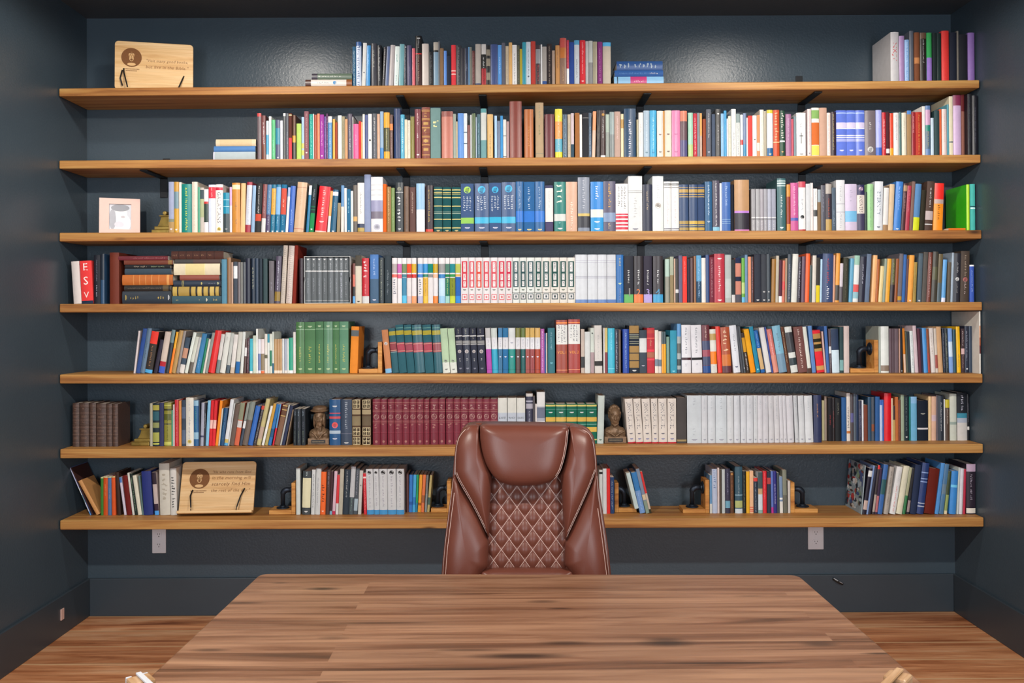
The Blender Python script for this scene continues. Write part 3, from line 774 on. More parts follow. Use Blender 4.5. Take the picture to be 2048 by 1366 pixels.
82 138 185 a0a894 b40-100:8c7c5c
146 164 215 caa890
168 214 215 302c28 b70-78:ccc
218 274 165 60607c
280 346 180 e03c34 s10-60:e88 |bright red book
352 398 220 302838
402 446 205 5c4444
458 490 175 8c6040
496 574 165 5c98c0 b55-100:284864 s8-90:bdf |light blue book fading to navy
578 642 205 dcd8d4
646 698 155 304878
704 776 195 70283a s5-90:c8a0a8
780 940 140 b03040 s25-78:f0d0d0 m10:edd m95:edd |broad cranberry red volume with white lettering
948 1046 155 a8b0b0 b50-90:b8c0c0 |grey green book right of broad cranberry volume
1054 1106 230 2c3438 b82-100:ccc
1112 1200 205 c08070 b0-12:1c2848 b42-52:202840 b82-100:50505a |book with pink and navy figure on spine
1210 1258 205 60a038 b55-80:b0c878 b88-100:60b0d8
1262 1304 155 6888a8
1312 1358 185 d89070
1362 1402 185 402420 s10-80:a67
1408 1512 145 303440 m95:ccc |black book with tiny white mark, first of three dark ones
1518 1600 145 3c4048 m78:bbb m95:ccc
1604 1664 145 384048 m78:bbb m95:ccc
1672 1736 220 94682c l18
1740 1786 170 b0a898 l20
1790 1840 240 4c2838 b85-100:eee l10
1844 1884 245 c06850 b50-70:d04848 l16
1888 1918 210 a08c78 l14
1924 1984 145 38424c s20-95:aab l18
@R 4 1580 490 7.877
16 104 140 d4d6d0 l34 |tall pale grey book leaning right
110 168 190 2c2430 s10-90:bbc l28
172 230 180 60485a l22
234 298 135 e8602c l26
304 338 320 405050 l16
344 402 165 ccc6bc l22
406 464 200 33302e b62-100:d8c420 l16
470 498 225 b0d0e8 l18
502 668 135 34446c s10-62:b03c40 s66-95:e8e8f0 l22 |thick navy volume with red and white lettering
674 700 160 d0a088 l20
706 768 130 e09840 b65-96:44403c l32 |amber book with dark foot
774 822 290 c8c0c8 b60-100:605a60 l22
830 908 200 38382c s10-90:665 l20
924 980 210 60a0c0 l36
986 1068 165 d8dcdc b0-20:98c0b0 b62-78:d86060 b78-92:90bcc8 l40 |white book with red square low on spine
1074 1168 180 2c2c3c s18-60:ccd l42 |black book with stacked white lettering
1174 1242 140 607088 l48
1276 1340 160 e8b078 l44
1344 1386 225 a85c28 l38
1390 1448 330 dcc890 l45
1452 1494 215 8c9888 l45
1498 1560 215 e0a030 l45 |golden yellow book leaning right
1568 1636 215 5c5438 b60-100:302428 s10-55:8a6 l42
1640 1690 215 8c4c20 l40
@R 4 1750 490 7.877
346 414 135 6c6870 b88-96:c09030 l42
420 468 150 3c68a8 l40
474 504 220 604850 l36
508 588 160 e8a048 m97:edd l44 |orange book leaning right, lettered faintly in white
592 640 270 a08848 s10-80:764 l32
660 726 130 50606c m97:eee l38
734 802 110 54504c l42
808 872 115 703c30 s10-90:caa l44
882 962 105 48443c b30-56:5c5c44 l44
972 1036 140 685c40 b60-100:506068 l42
1042 1104 230 60a0d8 b90-100:dde l40 |sky blue book with white foot leaning right
1130 1180 270 60584c l25
1190 1222 120 a0b0c0 l32
1226 1332 130 2c2c34 s18-40:bbb o53:ddd s62-85:999 l30 |black book with pale round picture
1340 1476 95 483c34 s8-50:a98 o56:a66 s58-85:baa l24 |wide black book with reddish ring
1492 1562 315 3858b0 b0-4:fff s15-75:a8c0e8 |short blue book with white head, last on its shelf
@R 5 255 635 7.877
96 124 210 d4c8c8 l80
132 196 170 34508c b20-60:2c4c90 l120 |slanted blue book, second on its shelf
200 270 165 5c748c s30-70:345 l120 |slanted grey blue book with dark lettering
274 388 210 36302c b0-30:e83c30 b92-100:50a8e0 s35-85:b08058 l115 |slanted black book with red head and blue foot
410 470 345 302c3c l110
486 580 220 ccbcb0 b72-84:b02c38 b84-100:4060c0 l112 |slanted cream book with red and blue foot
594 650 190 2c343c b0-30:6a8488 l112
654 690 225 e8a828 b40-100:f08020 l118
694 760 200 b08c54 l130
766 808 210 8c8480 l122
814 890 310 405060 b30-58:c09078 b76-100:d8d4d0 l108
898 950 230 d4dcd4 l150
954 1010 300 c8ccc0 b70-100:605850 l120
1016 1056 310 b8b8b4 l120
1062 1140 250 3c7cac s60-90:8be l118 |slanted mid blue book
1146 1182 330 187858 l100
1186 1216 340 d8d0c8 l100
1220 1264 240 8c9490 l120
1270 1372 200 d82c2c l120 |slanted bright red book
1388 1444 260 ccc8c4 b66-100:708080 l95
1454 1544 235 d4d6d0 s10-20:999 l105 |slanted off white book right of bright red one
1548 1604 245 50606c b0-80:b8bcb8 l80
1614 1684 265 d8d4d0 b85-100:c8b8a8 l75
1690 1764 225 c8c8c0 b72-100:2c68a8 l55 |white book with blue foot
1772 1820 225 d4d8d4 l45
1828 1866 340 584440 b25-50:ddd l30
1870 1912 320 503038 s10-90:aaa l22
1920 1972 335 48b0c4 b94-100:eee |
1976 2024 285 c8d4c4
@R 5 490 635 7.877
176 204 180 e4e8e4
208 250 340 dcdce4 b43-92:7080b0
254 306 340 e0d4d4 b43-92:8c7c60 b93-100:e07040
312 354 260 dcd8d0 b53-62:665
358 388 260 d8dcd8 b0-22:3090a8
392 426 260 d8dcd0 b42-82:287858
430 456 225 d0d8d0 b76-100:3c6c88
@S tan paperback with cream foot
460 502 340 b89468 b92-100:e8d8c8
504 544 340 b48c60 b92-100:e8d8c8
546 584 340 b89468 b92-100:e8d8c8
@E
588 618 335 d4d8d8
622 662 340 a0a8b8 b92-100:dcd8d4
666 690 335 d8dcd8
694 756 320 2c9c80 b92-100:eee
760 800 230 d8d4d0
@S tall olive green volume with gilt spine stripe
808 940 72 4c7848 m9:bca b14-15:9b9 s48-80:c8c060 m92:bc9
946 1110 72 4c7850 m9:bca b14-15:9b9 s48-82:c8c060 m92:bc9
1116 1240 65 487450 m9:bca b14-15:9b9 s44-82:c8c060 m92:bc9
1246 1382 65 5c8868 m9:bca b14-15:9b9 s44-82:c8c060 m92:bc9
1386 1486 65 4c7850 m9:bca b14-15:9b9 s44-82:c8c060 m92:bc9
1490 1630 65 5c8c70 m9:bca b14-15:9b9 s44-82:c8c060 m92:bc9
@E
1650 1770 140 e08830 b8-21:60686c l30 |orange volume with dark grey label
@R 5 740 635 7.877
246 344 190 c08058 b90-100:80b8e0 o32:ccc l-62 |pinkish brown book with white oval beside the picture frame
@S teal cloth volume with red label and gilt crest
354 456 165 2c5c68 b7-16:a89c38 b31-52:8c4048 b33-34:d0a890 b49-50:d0a890 b53-54:9aa l-62
462 582 110 2c5c68 b12-21:a89c38 b37-57:a84858 b39-40:d0a890 b54-55:d0a890 b6-7:7a9 l-62
590 706 110 2c5c68 b12-21:a89c38 b37-57:984858 b39-40:d0a890 b54-55:d0a890 b6-7:7a9 l-60
714 866 110 2c5c68 b12-21:a89c38 b37-57:a84858 b39-40:d0a890 b54-55:d0a890 b6-7:7a9 l-56
874 1008 110 2c5c68 b12-21:a89c38 b37-57:a84858 b39-40:d0a890 b54-55:d0a890 b6-7:7a9 l-50
1018 1146 110 2c5c68 b12-21:a89c38 b37-57:904850 b39-40:d0a890 b54-55:d0a890 b6-7:7a9 l-44
@E
@S pale green book with grey round portrait
1152 1262 168 d8dcd4 b0-76:b0c8a8 o73:888 m92:777 l-45
1270 1374 168 d8dcd4 b0-76:b0c8a8 o73:888 m92:777 l-45
@E
@S black volume with grey ring and bands
1382 1482 165 2c3040 s2-14:998 b16-19:bbb s20-26:998 b28-34:888 b35-37:aaa o52:b8b0b0 s67-75:ccc m90:889 l-40
1488 1600 165 2c3040 s2-14:998 b16-19:bbb s20-26:998 b28-34:888 b35-37:aaa o52:b8b0b0 s67-75:ccc m90:889 l-38
1608 1704 165 2c3040 s2-14:998 b16-19:bbb s20-26:998 b28-34:888 b35-37:aaa o52:b8b0b0 s67-75:ccc m90:889 l-36
1714 1826 165 2c3040 s2-14:998 b16-19:bbb s20-26:998 b28-34:888 b35-37:aaa o52:b8b0b0 s67-75:ccc m90:889 l-30
@E
@S white middled series book with coloured foot
1842 1922 165 d8d8dc b0-22:bbb b47-100:b050a8 b92-93:838 s25-44:99a l-25
1930 2028 165 d8d8dc b0-21:c4ccc8 b47-100:30a0c0 b92-93:27a s25-44:99a l-22
@R 5 990 635 7.877
48 116 165 d8d8dc b0-21:2c70a0 b47-100:2c6890 b92-93:157 s25-44:99a m64:dde
124 208 165 d8d8dc b0-21:2c70a0 b47-100:286ca0 b92-93:157 s25-44:99a m64:dde
214 320 165 d8d8dc b0-21:d0d4d4 b47-100:208880 b92-93:165 m33:99a m64:dde
328 400 165 d8d8dc b0-21:787840 b47-100:584440 b92-93:322 s25-44:99a m64:dde
408 480 165 d8d8dc b0-21:607038 b47-100:205858 b92-93:144 s25-44:99a m64:dde
484 548 165 d8d8dc b0-21:c8a048 b47-100:984038 b92-93:622 s25-44:99a m64:dde
556 624 165 d8d8dc b0-21:c8a048 b47-100:903838 b92-93:622 s25-44:99a m64:dde
632 714 165 d8d8dc b0-21:d0a860 b47-100:a84430 b92-93:622 s25-44:99a m64:dde
@E
720 780 180 a858a0 s5-95:dbd |
784 800 250 4060a8
806 824 245 c8c0b4
836 944 165 38707c s10-50:9bc m78:7bc |slate teal book beside tall rust volume
@S tall rust brown volume with white lettered label
968 1142 40 984434 b4-7:f08840 b9-46:dcdcd8 w10-45:334 b94-95:f0a070 h61:f0a030:VOL.1
1158 1340 30 a03c34 b5-7:f08840 b9-46:dcdcd8 w10-45:334 b93-94:f0a070 h61:f0a030:VOL.2
@E
1356 1412 185 b8a89c b63-88:222
1416 1500 225 d0d4d4 |plain white book with a black tab at left
1506 1564 165 c8d0c8 b54-100:a89498 m12:222
1574 1690 125 d0ccc8 b75-85:333 s20-70:aaa l-8 |tall white book with small black picture low down
1712 1730 165 ddd
1736 1772 165 d0b870 b54-100:802c34
1778 1886 170 40b0cc s10-50:8de b90-91:8de |cyan book
1892 1946 190 1c2034 s5-98:ccd
1950 1984 190 5a4838 s10-90:876
@R 5 1230 635 7.877
124 220 185 2848a0 s8-90:9ac0f0 |royal blue book with white lettering
228 378 130 28303c b0-16:a08050 b17-41:28303c b19-20:ccb b23-24:bb9 b26-27:bb9 b33-34:aa9 b37-38:bb9 b43-57:a08050 b59-73:a08050 b75-89:a08050 m95:ddd |thick black volume with four gilt panels
386 500 200 404c58 b19-52:d4d8d8 m83:aab |slate book with white upper panel
506 624 165 b83440 b5-12:c04840 b22-24:f06860 b48-53:e04050 b68-72:e04858 b54-66:a86850 s26-44:d0a080 |cherry red gilt volume
630 684 200 e0d8cc b68-84:708090
688 732 220 d8d0cc b68-84:708090
738 770 225 48585c b30-100:f0a030
774 802 225 3c5058 b30-100:e8a818
812 860 305 7c9c90
872 974 205 3c98b4 m96:9de |bright turquoise book
980 1040 100 5c94c8 b26-100:a0a8a8 b40-60:5c605c b72-85:404848 b93-100:2c4860
1052 1198 118 d8d8de s5-62:606470 b68-73:3c1820 s80-87:99a |broad white volume with title down its spine, left one of pair
1212 1376 118 d8d8de s5-62:606470 b68-73:1c1c20 s80-87:99a l-20 |broad white volume with title down its spine, right one of pair
1388 1508 118 683038 b33-84:404868 b52-66:984858 s3-28:d8b0a0 b85-100:204888 l-22 |maroon and blue picture spined book
1514 1610 185 d4d4cc b10-25:b89858 b51-80:f08020 s85-98:99a l-22 |white book with orange block
1622 1690 140 d83424 l-40 |red orange book left of brown and orange one
1696 1834 150 a85030 u7-55:e8c8a0 b60-85:c87030 b85-100:5c3038 l-34 |broad brown and orange book with cream lettering
1868 1976 120 d4d8e0 s18-55:556 m88:446 l-70 |white book leaning left with dark lettering
1992 2046 140 484c54 l-80
@R 5 1470 635 7.877
120 172 140 50565c m90:dde l-85
176 232 240 3c3028 b12-48:c89020 s52-95:ddd l-85
240 326 180 e0a020 b60-100:e89018 l-115 |mustard yellow book leaning left
336 400 140 2080a0 m93:aee l-110
408 472 200 2060a8 b42-92:c8a878 s5-40:9be l-120 |blue book with gold lettering leaning left
492 572 155 d4d4d4 l-115 |plain white book leaning left
578 602 150 3c4c90 l-110
606 688 180 d08878 b0-60:c87068 s10-60:ecc l-115 |salmon pink book leaning left
694 820 120 78acc4 s15-55:567 b60-100:7090a8 l-115 |broad pale blue book with dark script leaning left
826 870 150 5c3828 s10-80:cb9 l-105
884 992 140 d0d4d0 b12-56:3c3c40 b68-84:303c40 l-105 |white book with black panels leaning left
998 1142 140 704844 s5-95:e8d8d0 l-80 |broad cocoa brown book with cream letters leaning left
1150 1208 145 d4d8d0 b90-100:503830 l-85
1216 1276 130 5c84bc l-62
1288 1410 195 d82c38 b8-16:221 b8-50:b08850 b20-28:221 b33-43:221 b84-94:c89858 l-75 |red and gold book with black lettering
1414 1440 220 c8a8a0 l-50
1446 1490 135 4068a8 l-40
1494 1526 180 504048 b40-56:ddd s58-90:aaa l-20
1532 1646 180 c8dce8 b0-48:2c3c58 l-20 |book with navy upper half and white lower half
1652 1708 150 2c4448 b72-95:7aa8a8
1716 1800 135 ccbcb8 |blank pinkish grey book before the bookend
@R 5 1690 615 6.827
462 488 260 a0a8a0
490 598 258 d8dcd8 b84-96:8a7868 |white book with floral foot beside right bookend
@S brown violet spined magazine
606 640 290 604c54
643 675 290 584850
678 728 290 685860
@E
740 756 290 b89080
760 792 260 1c2028 m96:ccc
802 834 285 c87820 b58-100:d8b8a0 l-25
842 866 330 505850 l-20
870 896 330 303840 l-18
908 952 320 d4dcdc s10-90:99a l-22
956 1004 248 ccb8c0 l-35
1012 1046 285 583040 l-25
1050 1072 290 202840 l-22
1076 1132 280 4890d0 l-25
1136 1166 295 8a4828 b55-100:a04030 l-25
1180 1232 280 d8d0cc s10-60:a98 l-30
1238 1272 285 ccc0b4 b60-90:a05048 l-25
1276 1338 260 c8a078 l-28 |tan book leaning left
1346 1376 290 202838 s10-90:99a l-18
1380 1416 290 2c3438 s10-90:aa8 l-18
1424 1478 285 7ca0d8 b30-64:c8dcf0 l-16
1484 1522 300 1c4858 l-10
1532 1580 260 e8b410 s60-90:875 l-14 |narrow yellow book
1588 1632 290 3c2c30 s5-40:dcc b45-58:caa s60-90:caa
1638 1690 255 1c2438 s10-75:aab m92:eee
1696 1800 255 28384c |navy black book near the right wall
1804 1820 255 202c38 s5-40:eee
1826 1888 55 d8d4cc b23-42:c89878 b42-55:a05838 b55-68:602c2c z26 i1 |tall white book with brown picture against the right wall
@S old dark brown ribbed leather volume in shadow
@R 6 130 775 7.877
122 226 248 4c3830 a:6a5044
236 376 245 4c3830 a:6a5044
386 488 245 4c3830 a:6a5044
496 648 255 4c3830 a:6a5044
654 744 258 4c3830 a:6a5044
752 836 258 4c3830 a:6a5044
@E
1338 1380 250 a8a490
1386 1486 250 1c2c34 b4-16:a8a048 b19-40:2c5c68 b45-57:888c58 b68-90:a0a050 b93-96:d0d060 |black and green book with gold panels
1492 1556 240 34385c
1564 1676 240 8c8838 b5-7:c8c860 b14-18:3c3c18 b26-40:5c6028 b48-50:444 b90-97:c0c060 s40-88:4a4a18 |olive gold volume with dark lettering
1680 1698 360 50a888
1702 1728 270 c8b8b8
1732 1790 195 c03038 s15-95:e88 |narrow red book
1796 1834 210 d08840
1842 1902 200 3c4858 b15-40:5a6880 b65-95:5a6880
1908 2028 160 dcd8cc s8-30:aab s40-90:99a o91:d8c060 |broad cream white book with yellow spot at foot
@R 6 380 775 7.877
60 136 205 2c6090 b0-12:90b8d0 b70-85:90b8d0 s15-65:5a9 |blue book with pale blue bands
142 158 205 303848
164 212 240 a0a4b4 b76-80:446 l20
216 240 245 2c3038 s25-60:ddd l20
246 292 205 80b8d8 l38
296 340 205 d82c34 b43-62:f0c0b8 l40
344 392 205 d83038 b43-62:f0c0b8 l45
398 440 205 f08c28 l80
444 466 330 d0ccc0 l60
470 532 320 1c4870 s15-90:5a8cb0 l70 |
538 594 185 d8dce0 b86-94:c8b060 b94-100:58a8d8 l105 |leaning white book with gold and blue foot
598 616 250 ccd0d0 l100
620 690 260 685850 l105
696 768 235 d0684c b0-40:8c9078 b42-58:d0ccc8 l105 |leaning book with grey green top and red foot
776 816 235 3c4858 b0-42:889088 b43-60:ddd l130
822 906 215 6c6058 b0-42:808880 l135 |leaning grey brown book
912 988 285 3468b8 l130 |leaning bright blue book
994 1040 250 3a3438 b5-14:c84838 s14-95:bbb l150
1046 1112 175 c0b480 b60-86:b8a090 l160 |leaning sand and yellow book
1128 1168 290 e4e4e0 l150
1174 1222 250 c89838 b60-100:b0a060 l140
1230 1288 260 3070b0 b60-80:2a5880 l150
1292 1322 260 d02838 b0-58:5898c8 l110
1330 1410 260 80604c b0-30:6a4c3c b2-4:e0c080 b12-14:d0b070 b27-29:d0b070 l140 |leaning brown leather book with gilt bands
1416 1440 270 b0b0ac l140
1446 1500 280 2c3450 l150
1506 1530 350 806c58 l110
@R 6 380 775 7.877
1620 1672 340 242c34 s5-20:9ab s35-55:778 s60-95:7a8474
1684 1744 340 242c34 s5-20:9ab s35-55:778 s60-95:7a8474
1756 1816 340 242c34 s5-20:9ab s35-55:778 s60-95:7a8474
@R 6 600 775 7.877
466 640 190 205080 b29-31:c84850 b37-42:c84850 m15:ddd o56:e05050 b68-75:a8b8c8 m86:ccd |blue volume with red title and badge
648 818 190 384458 s5-68:a8b0bc b74-75:778 m95:ccc |slate volume with stacked silver lettering
@S dark brown volume with gilt lattice panels
824 956 195 584434 q0-19:d8c8a0 b22-32:a89878 b36-57:8a7c60 q61-79:d8c8a0 q82-99:d8c8a0
980 1118 195 584434 q0-19:d8c8a0 b22-32:a89878 b36-57:6a5c48 q61-79:d8c8a0 q82-99:d8c8a0
@E
@S burgundy leather volume with gilt medallion
1148 1262 185 782838 A
1266 1372 185 782838 A
1384 1484 185 782838 A
1490 1612 185 782838 A
1616 1722 185 782838 A
1728 1834 185 782838 A
1838 1948 185 782838 A
1954 2042 185 782838 A
@R 6 850 775 7.877
86 208 180 782838 A
214 322 180 782838 A
334 446 180 782838 A
452 556 180 782838 A
562 680 180 782838 A
686 802 180 782838 A
806 912 180 782838 A
916 1024 180 782838 A
1028 1146 180 782838 A
@E
@S white volume with black title partly behind the chair
1152 1294 165 d4d4cc b32-60:b8c0cc h43:223:AWE?
1304 1440 165 d4d4cc b32-60:b8c0cc h43:223:WHO?
1448 1580 165 d4d4cc b32-60:b8c0cc h43:223:EARS?
@E
1594 1700 95 38384c b0-6:c8c4c0 b14-17:a8a8b8 b20-30:a8a4b0 s35-80:ccd |navy picture spined book above the chair
1704 1736 140 504c50
1740 1766 260 d8d0cc
@R 6 1070 770 7.877
26 160 110 dcdcdc b28-56:a8acb8 b30-50:70788c |white book with grey portrait above the chair
@S short green volume with gold bands
172 324 300 0c6450 b2-6:d8c870 b13-14:7a9 m21:ddd b33-44:d8b050 b50-52:7a9 b58-70:d8b050 b88-91:d8c870
332 492 300 0c6450 b2-6:d8c870 b13-14:7a9 m21:ddd b33-44:d8b050 b50-52:7a9 b58-70:d8b050 b88-91:d8c870
500 662 300 0c6450 b2-6:d8c870 b13-14:7a9 m21:ddd b33-44:d8b050 b50-52:7a9 b58-70:d8b050 b88-91:d8c870
670 806 300 0c6450 b2-6:d8c870 b13-14:7a9 m21:ddd b33-44:d8b050 b50-52:7a9 b58-70:d8b050 b88-91:d8c870
814 974 300 0c6450 b2-6:d8c870 b13-14:7a9 m21:ddd b33-44:d8b050 b50-52:7a9 b58-70:d8b050 b88-91:d8c870
@E
978 1078 165 c4d0cc b0-100:c4d0cc m92:465 l22 |tall pale grey green book left of the bearded bust
@S off white volume with slender black script
1464 1586 215 dcd4cc t8-68:444858:JOHN_FLAVEL m78:556 m90:77a b97-100:c02838 l-50
1594 1706 215 dcd4cc t8-68:444858:JOHN_FLAVEL m78:556 m90:77a b97-100:c02838 l-44
1712 1838 215 dcd4cc t8-68:444858:JOHN_FLAVEL m78:556 m90:77a b97-100:c02838 l-30
1846 1946 215 dcd4cc t8-68:444858:JOHN_FLAVEL m78:556 m90:77a b97-100:c02838 l-18
1952 2082 215 dcd4cc t8-68:444858:JOHN_FLAVEL m78:556 m90:77a b97-100:c02838 l-8
@R 6 1320 770 7.877
122 256 215 dcd4cc t8-68:444858:JOHN_FLAVEL m78:556 m90:77a b97-100:c02838
@E
268 418 200 4c4848 b92-96:a08c60 |charcoal grey volume between two white sets
@S bluish white volume in long matching run
430 650 165 c8d0d6 s5-22:b0b8c0 s68-85:b4bcc4 m93:99a
656 750 165 ccd0d6 s5-32:a8b0b8 s68-78:b4bcc4 m93:99a
756 872 165 ccd2d8 s5-32:b0b8c0 s68-78:b4bcc4 m93:99a
878 1052 165 c8d0d6 s5-32:a8b0b8 s68-78:b4bcc4 m93:99a
1058 1162 165 ccd0d4 s5-22:b0b8c0 s68-78:b4bcc4 m93:99a
1168 1260 165 ccd0d6 s5-22:b0b8c0 s68-78:b4bcc4 m93:99a
1270 1360 165 ccd0d6 s5-22:a0a8b0 s68-78:b4bcc4 m93:99a
1366 1468 165 ccd0d6 s5-40:a8b0b8 s68-78:b4bcc4 m93:99a
1474 1536 165 c8ccd0 s5-40:a0a8b0 m93:889
1540 1620 165 ccccd2 s5-30:a8b0b8 m93:99a
1624 1708 165 c8c8ce s5-30:a8b0b8 m93:99a
1714 1800 165 c8c8cc s5-30:a0a8a8 m93:99a l-10
1806 1888 165 ccccd0 s5-50:a0a8b0 m93:99a l-14
1892 2004 165 ccccd2 s5-22:b0b8c0 m93:99a l-18
@R 6 1560 770 7.877
8 112 165 ccccd2 s5-22:b0b8c0 m93:99a l-20
118 222 165 ccccd2 s5-25:b0b8c0 m93:99a l-22
240 298 165 c0c4c8 s5-25:a0a8b0 m93:99a l-30
304 394 165 ccd0d4 s5-25:b0b8c0 m93:99a l-20
402 526 165 d0d4d8 s5-35:b0b8c0 m93:99a l-20
@E
532 654 160 2c3458 s18-48:c08858 |navy volume with copper lettering ending the white run
@R 6 1560 770 7.877 12
664 700 245 d0c898 i14
704 744 180 a89484 i14
754 824 200 1c1a20 s40-65:a33
830 866 210 241c1e s30-70:a44
872 960 210 1c2024 s10-40:887
972 1046 195 2c5c94 |plain denim blue book
1052 1108 130 dcd4cc u28-75:444 b79-84:c87838 |white book with black lettering and orange band
1114 1160 150 4c4448 b40-60:5c5c90
1164 1194 140 606c78
1198 1238 150 1c3050
1242 1288 250 38384c s20-90:88a
1292 1318 240 d8dce4
1322 1382 315 784030
1388 1440 190 2c4c68
1444 1488 190 505864 b62-78:8c5038
1500 1570 185 2c5c98 l8 |blue book left of tall red one
1574 1612 240 c0d0f0 b0-12:4068c0
1616 1636 235 4070c0
1642 1752 130 dc1424 l8 |tall plain red book
1756 1780 210 dcc8a8
1784 1816 330 c0a060 b0-40:40302c
1820 1866 190 b86838
1870 1900 240 703c30 s10-90:a66
1908 1960 155 98a890
@R 6 1740 770 7.877 12
536 610 165 1c2c34 s5-80:7a8a90 m92:eee |black teal book with pale script
624 640 185 2c8880
646 740 185 6cacd0 b0-15:88b8e0 |sky blue watercolour spined book
748 914 245 141c2c b68-72:d8d4d8 m33:a8a8a0 |short wide black book with white band near foot
920 966 180 e0c090 l6
970 1040 180 d8b098 b42-56:d0b8c0 l6 |peach book
1048 1070 160 706870
1074 1164 165 2c3440 s15-82:d0d0d4 |charcoal book with white lettering near the shelf's right end
1168 1186 225 ddd
1190 1254 230 503c30 b0-20:c8b830 s22-62:c8b8a8 |brown book with yellow head
1258 1366 140 c8ccc0 b60-66:98a8a0 |tall pale grey green book with thin grey band
1374 1528 120 1c2028 s5-40:ccd b43-53:3c88a0 b53-63:a8b0c0 b63-100:ccc8c4 |black and white volume with blue stripe near the right wall
1534 1600 150 16161c b70-77:e0dcd8 s20-60:99a
@R 7 110 910 7.877
415 510 150 5c7cc0 b5-45:b8bcd8 b45-60:ccd0d0 b60-75:68807c b75-93:ccd0e0 b93-100:4898e0 l-325 |blue edged white book leaning left against the wall
520 580 200 402420 l-320
586 716 390 c89058 B12 l-345 |golden brown book leaning left with wide side
722 762 350 3c7c30 b0-3:c8c890
766 832 340 c8501c b0-3:c8c890 s20-50:e8a878
838 892 340 50709c b0-3:c8c890 s30-60:99b
898 966 335 d85828 b0-3:c8c890
974 1048 270 38241c l-35 |dark brown ribbed book leaning beside striped ones
1086 1128 350 d0c8d8 b0-14:4c78b8 l-90
1134 1216 320 6c1c18 l-70 |oxblood red leather book leaning left
1222 1256 280 d4d4cc l-85
1260 1304 290 1c2824 s10-90:9b9 l-85
1310 1370 320 dcd8c4 l-90
1374 1398 330 607878 l-60
1402 1548 250 283478 b0-100:283478 l-40 |broad navy book
1576 1640 270 c0b0ac b0-28:302430 b74-90:382838 b90-100:50a0e8 l-50
1660 1820 130 ccc8bc u20-75:b0a898 l-20 |thick cream volume, taller of the pair left of the wooden plaque
1826 1922 210 d4d2cc u18-92:3c4040 l-12 |cream volume with curly black title left of the wooden plaque
@R 7 570 910 7.877
178 240 210 ccd4d0 |pale grey book beside left bookend
268 396 250 40484c b16-84:e0dcb8 m93:eee s2-13:bcc l20 |charcoal volume with cream label panel
410 466 230 d0d4d4 s10-85:445 l20
472 550 210 ccd0d0 s20-80:778 l25 |grey white book with thin black lettering
554 636 265 f06c30 u30-72:50200c m92:fdc l20 |bright orange book with black title
640 700 230 4c3c3c s5-40:99a l30
704 740 255 402830 b92-100:80b0c8 l22
744 790 255 d8b8c8 b92-100:c03050 l40
796 838 315 d83840 b72-100:ddd l28
842 904 215 b8b4a4 l30 |putty coloured book
910 1000 225 303c48 s3-62:d8dcdc l38 |dark slate book with white capitals
1004 1076 180 4c5860 b0-64:c4c8cc s66-95:8a9 l45
1080 1140 210 505860 b66-92:a8bcc8 s5-60:aab l50
1144 1206 245 ccccc8 m34:666 l40
1236 1288 290 d83440 s15-90:f0b0b0 b8-12:fdd l-20 |red book left of white blue footed set
@S white volume with black dot and blue foot
1294 1402 218 d4d8dc o8:222 s15-60:99a s64-85:99a b90-100:489cd8 l-18
1408 1490 218 d4d8dc o8:222 s15-60:99a s64-85:99a b90-100:489cd8 l-15
1494 1618 218 d4d8dc o8:222 s15-60:99a s64-85:99a b90-100:489cd8 l-8
1624 1754 218 d4d8dc o8:222 s15-60:99a s64-85:99a b90-100:489cd8 l-8
1760 1876 218 d4d8dc o8:222 s15-60:99a s64-85:99a b90-100:489cd8
@E
@R 7 710 910 7.877 15
810 846 300 644444
@S narrow booklet in rainbow row of seven
850 900 310 4080d0 b72-80:3060b0 l12
904 950 310 48a8e0 b60-80:3080c8 l20
954 984 310 30a068 b75-100:3080a0 l22
990 1036 310 e8a038 b75-82:a06020 l30
1040 1086 310 e07848 b55-75:a06040 l36
1098 1130 320 889090 b0-50:7a7c7c l32
1136 1172 320 b8a870 b60-80:4a6860 l48
@E
@R 7 1180 910 7.877
150 200 240 d0d8d8 b4-9:222 
206 264 215 d8dce0
266 318 215 e03030 |red book beside the chair back
322 382 350 24406c s10-90:b8c4d8 |navy book with white lettering beside wooden bookend
706 770 275 c8dcdc l-140 y21 |white book leaning left over the bookend
786 876 265 3c80c0 b45-100:78a0d8 s50-95:a8c8f0 l-135 |light blue book leaning left over the bookend
880 936 215 8090a8 b58-70:d8c8a8 b72-100:8ca090 l-165
940 972 260 d0c0b0 b0-52:d83838 b90-100:332 l-150
@R 7 1390 905 7.877
236 270 360 6898c0 b75-100:d8d8d0
274 352 260 b8c4dc u2-48:5c78a8 l-4 |broad bluish white book with blue capitals
356 386 240 d8c8c4
390 418 270 4c4438
426 474 265 c0c8c8
480 554 255 38384c s10-60:99b b72-88:70a8c0 |dark violet book with blue picture near foot
558 612 310 5c3c28 o5:e0a050 s20-90:b87848
632 748 220 385868 b60-62:8ab b73-88:b0b878 b90-100:ccd8e0 s20-60:90a0a8 |slate teal volume with white sticker at its foot
756 802 295 1c2020 s10-90:786
810 860 300 e8b028 |
864 922 290 e8b890 b85-87:d84838 b90-92:d84838 b94-96:d84838
930 990 400 283444 b0-10:d84038 s15-98:9ab l-4
998 1066 310 d0dce4 b0-40:48585c b40-54:c8a880 b92-100:8cb0a8 |white book with grey head and tan patch
1072 1130 295 d82c38 s5-70:f08080 |red book between the right pair of bookends
1140 1196 300 303848 b15-30:b84848
1204 1238 295 6078c0 b86-100:c03890 l-8
1242 1292 295 303080 s30-80:dde l-8
1296 1330 320 404c54
1336 1386 380 7890b0 b58-63:eee b68-100:e0dcd4 l-10
1392 1454 280 808474 b58-100:68685c l-12
1466 1502 450 d0c8c0
@R 7 1670 900 6.606 7
346 357 205 98a8b0 V80 z20 l55 |book with busy multicoloured comic style cover facing left
